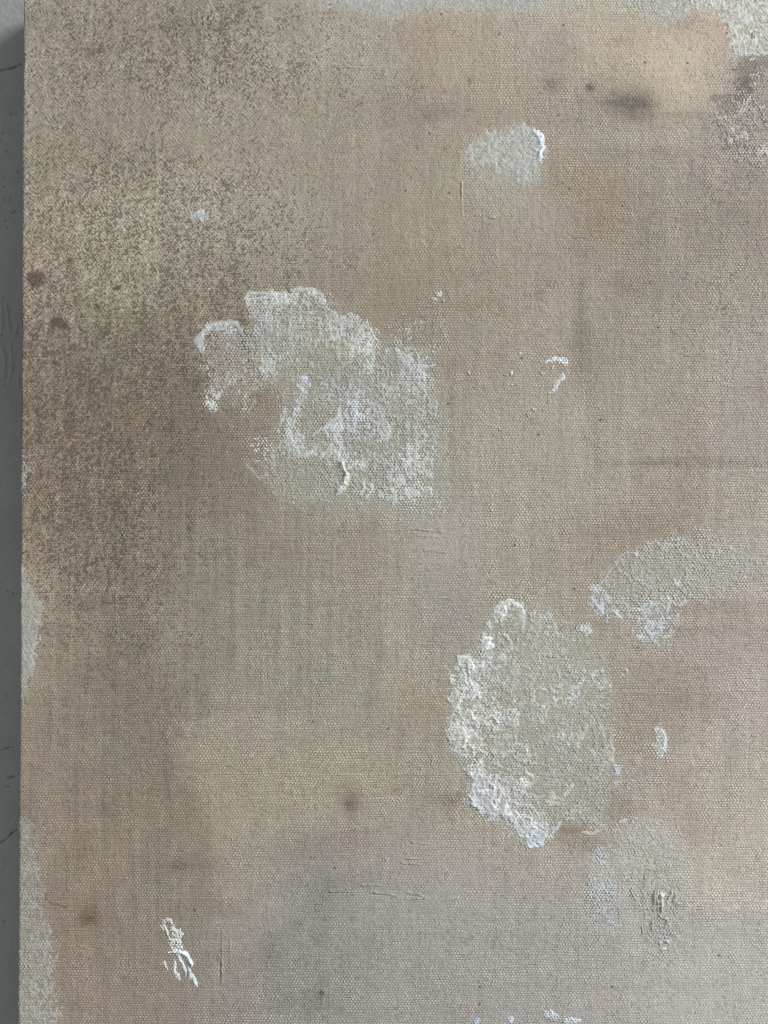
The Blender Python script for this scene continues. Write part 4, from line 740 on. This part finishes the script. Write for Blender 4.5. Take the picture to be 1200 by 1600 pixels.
# pale soft spot, upper left
patch('paint_dab', (280, 310, 350, 358), 'small bluish white smudge in the speckled upper left',
  blobs=[(314, 335, 20, 9, .78, (174, 175, 174), .8), (316, 333, 9, 7, 1.0, (190, 193, 196), .7), (303, 340, 10, 5, .65, (168, 167, 164), .8)], holes=[(322, 331, 2, 3, 1.0), (313, 337, 2, 2, .8)], base=(172, 172, 169), T=.9, wk=.3)
# worn white along the left edge
patch('paint_patch', (26, 880, 80, 1110), 'worn white patch halfway down the left edge',
  polys=[([(10, 885), (36, 890), (44, 912), (60, 940), (66, 955), (58, 972), (56, 1000), (54, 1038), (44, 1062), (40, 1090), (10, 1095)], 8, .80)], base=(164, 161, 151), cols=[(40, 1020, 20, 34, (174, 174, 170), .8), (50, 940, 20, 30, (162, 159, 144), .7)], T=.9, wk=.5, nk=.85, rim=.15)
patch('paint_patch', (24, 1262, 105, 1616), 'long worn whitish strip along the lower left edge',
  polys=[([(5, 1268), (40, 1280), (54, 1282), (56, 1340), (60, 1370), (70, 1400), (70, 1430), (80, 1445), (83, 1500), (88, 1530), (91, 1640), (5, 1640)], 10, .76)], base=(164, 160, 151), cols=[(50, 1300, 30, 30, (154, 149, 140), .7), (60, 1560, 30, 50, (174, 172, 165), .6)], holes=[(62, 1512, 4, 4, .7), (60, 1540, 4, 6, .6), (44, 1520, 4, 4, .6)], T=.9, wk=.6, nk=1.0, rim=.15)
patch('paint_patch', (28, 695, 62, 790), 'faint pale scuff on the left edge',
  polys=[([(10, 700), (38, 704), (44, 720), (52, 724), (42, 735), (38, 770), (10, 780)], 5, .62)], base=(162, 158, 151), T=.7)
# whites along the top
patch('paint_patch', (340, -40, 1080, 45), 'thin whitish band along the top edge',
  polys=[([(360, -80), (420, -20), (470, -8), (540, 8), (585, 26), (620, 28), (650, 14), (690, 6), (760, 8), (800, 16), (830, 12), (850, 2), (900, -2), (960, -8), (1000, 20), (1030, 33), (1060, 30), (1080, 20), (1080, -80)], 13, .80)],
  base=(176, 177, 170), cols=[(420, 0, 60, 20, (166, 165, 154), .7), (620, 20, 30, 12, (172, 174, 172), .7)], T=.8, wk=.3, nk=.55, rim=.1)
patch('paint_patch', (1030, -40, 1216, 110), 'rough speckled white patch in the top right corner',
  polys=[([(1040, -80), (1050, 10), (1062, 25), (1078, 14), (1100, 8), (1118, 16), (1136, 34), (1142, 58), (1140, 75), (1152, 90), (1172, 92), (1190, 84), (1230, 88), (1240, -80)], 9, .86)],
  holes=[(1071, 7, 3, 3, 1.2), (1065, 20, 5, 4, .5), (1118, 14, 4, 4, .6), (1135, 18, 3, 4, .6), (1152, 2, 4, 3, .7), (1176, 2, 4, 3, .7), (1187, 32, 4, 5, .7), (1175, 56, 2, 6, 1.2), (1165, 45, 8, 5, .4), (1186, 12, 3, 5, .6), (1160, 52, 6, 5, .5)],
  base=(187, 185, 177), T=1.2, wk=.45, nk=1.0, rim=.4, curl=.2)
patch('paint_patch', (1110, 100, 1216, 290), 'broken pinkish white scumble under the top right corner',
  polys=[([(1115, 165), (1135, 175), (1150, 150), (1180, 120), (1240, 110), (1240, 260), (1190, 265), (1160, 270), (1140, 240), (1125, 205)], 14, .54)],
  blobs=[(1190, 150, 18, 22, .6, (168, 160, 154), .8), (1195, 232, 12, 10, .75, (182, 180, 174), .7), (1150, 225, 8, 10, .7, (184, 180, 174), .7), (1135, 185, 20, 14, .6, (172, 168, 162), .8), (1160, 195, 30, 12, .6, (172, 167, 160), .8)],
  base=(170, 163, 157), T=1.3, nk=.9, rim=.2)
print('tris approx', sum(len(o.data.polygons) * 2 for o in bpy.data.objects if o.type == 'MESH'))
